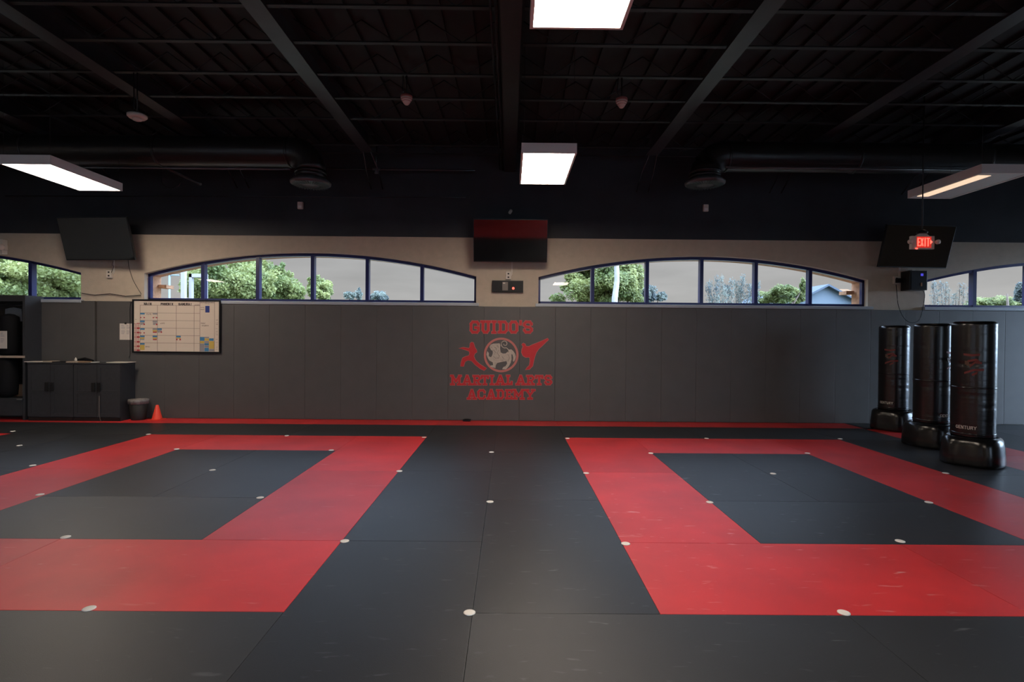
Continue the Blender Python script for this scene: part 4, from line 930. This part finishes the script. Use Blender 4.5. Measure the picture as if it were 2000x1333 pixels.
# ================================================================= PUNCHING BAGS
def bag(X, Y, H, cr, br, bh, rotz, label, first=None):
    if first is not None:
        r_ = copy_tree(first); r_.location = (X, Y, 0); r_.rotation_euler = (0, 0, rotz); r_.scale = (1, 1, 1); tag(r_, label); return r_
    r_ = root('punching_bag', (X, Y, 0), label, 'punching bag', 'freestanding punching bags', rot=(0, 0, rotz))
    # base: heavy rounded tank with shoulders
    wob = lambda a, h: 1+.018*math.cos(6*a)*(1 if h < bh*.8 else .4)
    MB().lathe([(br*.92, .002), (br*.985, .012), (br, .04), (br*.985, bh*.4), (br*.95, bh*.72), (br*.92, bh*.88), (br*.87, bh*.96), (br*.80, bh), (cr*1.06, bh+.004), (cr*1.0, bh-.02)], (0, 0, 0), 72, sq=3.0, wob=wob).build('base', 'bag_base', r_)
    MB().lathe([(cr*.55, bh-.03), (cr*.55, bh+.06)], (0, 0, 0), 32).build('neck', 'bag_base', r_)
    rs = random.Random(5); prof = []
    z0_ = bh-.03; n = 64
    def wr(a, h):
        d = 0
        for k, (hz_, a0, amp) in enumerate(WR): d += amp*math.exp(-((h-hz_)/.006)**2)*max(0, math.cos(a-a0))**2
        return 1-d
    WR = [(z0_+.15+rs.random()*(H-.5), rs.random()*6.28, .012+.02*rs.random()) for _ in range(26)]
    for i in range(n+1):
        t_ = i/n; z = z0_+(H-z0_)*t_
        r = cr*(1.0-.015*(1-t_))
        if z > H-.035: u = (z-(H-.035))/.035; r = cr*(.88+.12*math.sqrt(max(0, 1-u*u)))
        if z < z0_+.04: r = cr*(.9+.1*(z-z0_)/.04)
        prof.append((r, z))
    MB().lathe([(cr*.8, z0_)]+prof+[(cr*.4, H+.004)], (0, 0, 0), 64, wob=wr).build('body', 'bag_vinyl', r_)
    for zz in (z0_+.07, z0_+(H-z0_)*.44): MB().lathe([(cr*.985, zz-.012), (cr*1.006, zz-.007), (cr*1.006, zz+.007), (cr*.985, zz+.012)], (0, 0, 0), 56).build('seam_band', 'bag_band', r_)
    # printing wrapped round the front; angle 0 faces -Y
    def warp(s_, z): a = -PI/2+s_/cr; return Vector((cr*1.006*math.cos(a), cr*1.006*math.sin(a), z))
    mb = MB(); wd = .205; zt = bh+.10
    for i, ch in enumerate('CENTURY'): letter(mb, ch, -.13+i*wd/7, zt, wd/7*.80, .035, .006, 0, 0, PLAIN, warp)
    mb.build('lettering', 'print_white', r_)
    mb = MB(); zc_ = H*.70
    for seg in [[(-.06, .12), (.02, .11), (.09, .12)], [(-.02, .04), (.06, .06), (.09, .03)], [(-.05, -.10), (.04, -.06), (.13, -.055)], [(.0, -.02), (.05, .03), (.11, .02)], [(.02, -.12), (.07, -.09)]]:
        mb = MB()
        for a_, b_ in zip(seg, seg[1:]):
            for k in range(3):
                f0, f1 = k/3, (k+1)/3; xa = a_[0]+(b_[0]-a_[0])*f0; xb = a_[0]+(b_[0]-a_[0])*f1; za = zc_+a_[1]+(b_[1]-a_[1])*f0; zb = zc_+a_[1]+(b_[1]-a_[1])*f1
                mb.face([warp(xa, za-.013), warp(xb, zb-.013), warp(xb, zb+.013), warp(xa, za+.013)])
        mb.build('print', 'print_red', r_)
    for (xa, xb, za, zb) in [(-.045, -.005, .0, .045), (-.03, .03, -.012, .01), (.06, .075, .05, .065)]:
        mb = MB(); mb.face([warp(xa, zc_+za), warp(xb, zc_+za), warp(xb, zc_+zb), warp(xa, zc_+zb)])
        mb.build('print_highlight', 'print_dim', r_)
    return r_
H_ = atY(1900, 628, 6.45).z
b0 = bag(5.71, 6.56, H_, .215, .30, .33, math.radians(-50), 'black freestanding punching bag, the nearest of the three')
bag(6.03, 7.60, H_, .215, .30, .33, math.radians(22), 'black freestanding punching bag, the middle of the three', b0)
bag(6.44, 8.92, H_, .215, .30, .33, math.radians(-56), 'black freestanding punching bag, the rearmost, nearest the wall', b0)

# ================================================================= OUTSIDE
tag(MB().box(-80, 80, 10.0, 120, -.6, -.35).build('ground', 'grass', None, (0, 60, -.35)), 'green ground beyond the windows', 'ground', kind='structure')
tag(MB().box(-80, 80, -60, -5.2, -.6, -.35).build('forecourt', 'concrete', None, (0, -20, -.35)), 'pale paving outside the shop windows', 'pavement', kind='structure')
tag(MB().box(12.9, 80, -5.1, 10, -.6, -.35).build('side_yard', 'concrete', None, (40, 0, -.35)), 'pale paving outside the right wall', 'pavement', kind='structure')
def sph(rn):
    while True:
        v = Vector((rn.uniform(-1, 1), rn.uniform(-1, 1), rn.uniform(-1, 1)))
        if .05 < v.length < 1: return v
def foliage(blobs, n, ls, seed, thin=.55):
    rn = random.Random(seed); V, F = [], []
    tot = sum(b[3]*b[5] for b in blobs)
    for b in blobs:
        c_ = Vector(b[:3]); k = int(n*b[3]*b[5]/tot)
        sub = [(sph(rn).normalized()*rn.uniform(.45, .95), rn.uniform(.25, .45)) for _ in range(22)]
        for _ in range(k):
            s0, sr = rn.choice(sub); v = s0+sph(rn)*sr
            p = c_+Vector((v.x*b[3], v.y*b[4], v.z*b[5]))
            a = sph(rn).normalized(); q = a.orthogonal().normalized(); l = ls*rn.uniform(.6, 1.3)
            i0 = len(V); V += [p-a*l, p+q*l*thin, p+a*l, p-q*l*thin]; F.append((i0, i0+1, i0+2, i0+3))
    return V, F
def pix_blob(px, py, w, h, Y):
    c_ = atY(px, py, Y); m_ = (Y-.13)/FPX; return (c_.x, Y, c_.z, w*m_/2, min(w*m_/2, 3.0), h*m_/2)
def tree(name, label, cat, blobs, Y, n, ls, m, seed, group=None, trunk=True):
    B = [pix_blob(*b, Y+(i % 3-1)*.6) for i, b in enumerate(blobs)]
    bx, bz = B[0][0], B[0][2]
    r_ = root(name, (bx, Y, -.35), label, cat, group)
    V, F = foliage(B, int(n*2.6), ls*.55, seed)
    me = bpy.data.meshes.new('foliage'); me.from_pydata([tuple(v-Vector((bx, Y, -.35))) for v in V], [], F); me.materials.append(MATS[m])
    o = bpy.data.objects.new('foliage', me); C.objects.link(o); o.parent = r_
    mb = MB(); mb.tube([(bx, Y, -.36), (bx+.1, Y, bz*.5), (bx-.05, Y, bz)], [.022*bz+.06, .016*bz+.04, .03], 8)
    for b in B[1:]: mb.tube([(bx, Y, max(.2, bz*.45)), (b[0], b[1], b[2])], [.012*bz+.03, .015], 6)
    mb.build('trunk', 'bark', r_)
tree('tree', 'dense green tree filling the second pane of the left arched window', 'tree', [(450, 545, 150, 90), (410, 560, 90, 70), (480, 520, 60, 60), (500, 560, 80, 60), (385, 545, 36, 60)], 24, 12000, .13, 'leaf', 1)
tree('tree', 'green tree with a pointed top in the third pane of the left window', 'tree', [(540, 560, 90, 60), (550, 535, 40, 40), (520, 545, 50, 80), (575, 570, 50, 36)], 27, 6000, .13, 'leaf', 2)
tree('tree', 'dark green bushy tree right of the third mullion of the left window', 'tree', [(628, 570, 50, 34), (618, 560, 28, 44), (640, 562, 20, 28)], 30, 2600, .13, 'leaf', 3)
tree('shrub', 'small distant shrub at the right of the fourth pane of the left window', 'shrub', [(684, 578, 22, 18), (702, 576, 14, 22)], 32, 900, .12, 'leaf_blue', 4)
tree('shrub', 'small distant shrub low in the fifth pane of the left window', 'shrub', [(740, 578, 30, 20), (728, 581, 18, 12), (752, 582, 14, 14)], 32, 900, .12, 'leaf_blue', 5)
tree('tree', 'leafy green tree behind the outermost left window', 'tree', [(70, 545, 170, 90), (20, 560, 120, 90), (130, 560, 90, 80), (20, 515, 90, 60), (-30, 540, 90, 90)], 20, 12000, .12, 'leaf', 6)
tree('tree', 'big green tree behind the left panes of the right arched window', 'tree', [(1190, 555, 110, 90), (1130, 570, 100, 70), (1150, 530, 60, 50), (1230, 535, 50, 60), (1240, 570, 50, 50), (1170, 520, 100, 30)], 22, 12000, .12, 'leaf', 7)
tree('shrub', 'bluish shrub low beside the second mullion of the right window', 'shrub', [(1268, 575, 40, 40), (1288, 580, 24, 20)], 24, 1500, .10, 'leaf_blue', 8)
tree('shrub', 'rounded green shrub in the fifth pane of the right arched window', 'shrub', [(1527, 572, 50, 44), (1500, 580, 50, 30), (1555, 578, 40, 30), (1570, 560, 14, 34)], 24, 4500, .09, 'leaf', 9)
tree('tree', 'low line of distant trees behind the outermost right window', 'tree', [(1950, 592, 70, 24), (1920, 592, 60, 22), (1980, 594, 60, 22), (1900, 592, 40, 20), (1935, 590, 30, 20), (1965, 591, 30, 22)], 60, 4000, .22, 'leaf', 10)
tree('shrub', 'grey-blue shrub at the edge of the outermost right window', 'shrub', [(1994, 572, 20, 40)], 24, 900, .10, 'leaf_blue', 11)
def wands(px0, px1, ptop, Y, n, seed, label):
    rn = random.Random(seed); c_ = atY((px0+px1)/2, 590, Y); r_ = root('flowering_shrub', (c_.x, Y, -.35), label, 'shrub', 'upright wand-like shrubs')
    V, F = [], []; mb = MB(); o_ = Vector((c_.x, Y, -.35))
    for i in range(n):
        px = px0+(px1-px0)*(i+.5)/n+rn.uniform(-3, 3); top = atY(px+rn.uniform(-4, 4), ptop+rn.uniform(0, 26), Y+rn.uniform(-.5, .5)); bot = Vector((c_.x+(top.x-c_.x)*.4, Y, -.35))
        mb.tube([bot, (bot+top)/2+Vector((.05, 0, 0)), top], [.03, .02, .008], 5)
        for k in range(420):
            t_ = 1-.62*rn.random()**1.2; p = bot+(top-bot)*t_+sph(rn)*(.10+.28*(1-t_)); a = (Vector((0, 0, 1))+sph(rn)*.9).normalized(); q = a.orthogonal().normalized(); l = rn.uniform(.03, .06)
            i0 = len(V); V += [p-a*l-o_, p+q*l*.4-o_, p+a*l-o_, p-q*l*.4-o_]; F.append((i0, i0+1, i0+2, i0+3))
    me = bpy.data.meshes.new('foliage'); me.from_pydata([tuple(v) for v in V], [], F); me.materials.append(MATS['leaf_blue'])
    o = bpy.data.objects.new('foliage', me); C.objects.link(o); o.parent = r_; mb.build('stem', 'bark', r_)
wands(1378, 1478, 536, 20, 15, 1, 'upright grey-blue wand shrub in the fourth pane of the right arched window')
wands(1812, 1892, 550, 20, 12, 2, 'upright grey-blue wand shrub behind the outermost right window')
# pale trunk outside the right window
p0, p1 = atY(1203, 584, 18), atY(1204, 512, 18)
r_ = root('pale_pole', (p0.x, 18, -.35), 'tall white slightly crooked trunk in the second pane of the right window', 'tree trunk')
MB().tube([(p0.x-.05, 18, -.36), (p0.x-.04, 18, p0.z), (p0.x+.03, 18, (p0.z+p1.z)/2), (p1.x, 18, p1.z), (p1.x, 18, p1.z+2)], [.10, .10, .085, .08, .06], 12).build('trunk', 'birch', r_)
# white posts outside the left window
p = atY(359, 560, 14); tag(MB().box(p.x-.05, p.x+.05, 13.95, 14.05, -.36, atY(359, 525, 14).z, .004).build('white_post', 'post_white', None, (p.x, 14, -.36)), 'tall white post in the first pane of the left window', 'post')
a, b, c = atY(367, 534, 14), atY(390, 537, 14), atY(367, 560, 14)
mb = MB().box(a.x-.035, a.x+.035, 14.1, 14.2, -.36, a.z); mb.box(a.x-.035, a.x+.40, 14.1, 14.2, a.z-.09, a.z)
mb.box(a.x+.33, a.x+.40, 14.1, 14.2, -.36, a.z-.09)
tag(mb.build('goal_frame', 'post_white', None, (a.x, 14.15, -.36)), 'white goal-like frame right of the tall white post', 'frame')
p = atY(331, 570, 40); zt = atY(331, 537, 40).z
mb = MB().tube([(p.x, 40, -.36), (p.x, 40, zt)], .07, 8); mb.tube([(p.x-.5, 40, zt-.03), (p.x+.7, 40, zt-.03)], .05, 6)
tag(mb.build('light_pole', 'pole_grey', None, (p.x, 40, -.36)), 'slender pale light pole with a crossarm in the first pane of the left window', 'light pole')
# gabled house
Yh = 30; ap = atY(1613, 556, Yh); er = atY(1655, 580, Yh); sl = (ap.z-er.z)/(er.x-ap.x); hwid = 3.4; ze = ap.z-sl*hwid
r_ = root('gabled_house', (ap.x, Yh, -.35), 'blue-grey gabled house in the last pane of the right arched window', 'house')
MB().prism([(ap.x-hwid, -.36), (ap.x+hwid, -.36), (ap.x+hwid, ze), (ap.x, ap.z-.12), (ap.x-hwid, ze)], 'y', Yh, Yh+9).build('walls', 'siding', r_)
for s_ in (-1, 1):
    MB().prism([(ap.x, ap.z-.11), (ap.x, ap.z), (ap.x+s_*(hwid+.3), ze-sl*.3+.12), (ap.x+s_*(hwid+.3), ze-sl*.3+.01)], 'y', Yh-.3, Yh+9.2).build('roof_slope', 'roof', r_)
Yh = 48; ap = atY(1645, 565, Yh)
r_ = root('gabled_house', (ap.x, Yh, -.35), 'pale roofed house behind the blue-grey gable', 'house')
MB().box(ap.x-3, ap.x+3, Yh+.2, Yh+6, -.36, ap.z-1.2).build('walls', 'siding', r_)
MB().prism([(ap.x-3.3, ap.z-1.2), (ap.x+3.3, ap.z-1.2), (ap.x+.5, ap.z), (ap.x-.5, ap.z)], 'y', Yh, Yh+6.2).build('roof', 'cardboard', r_)
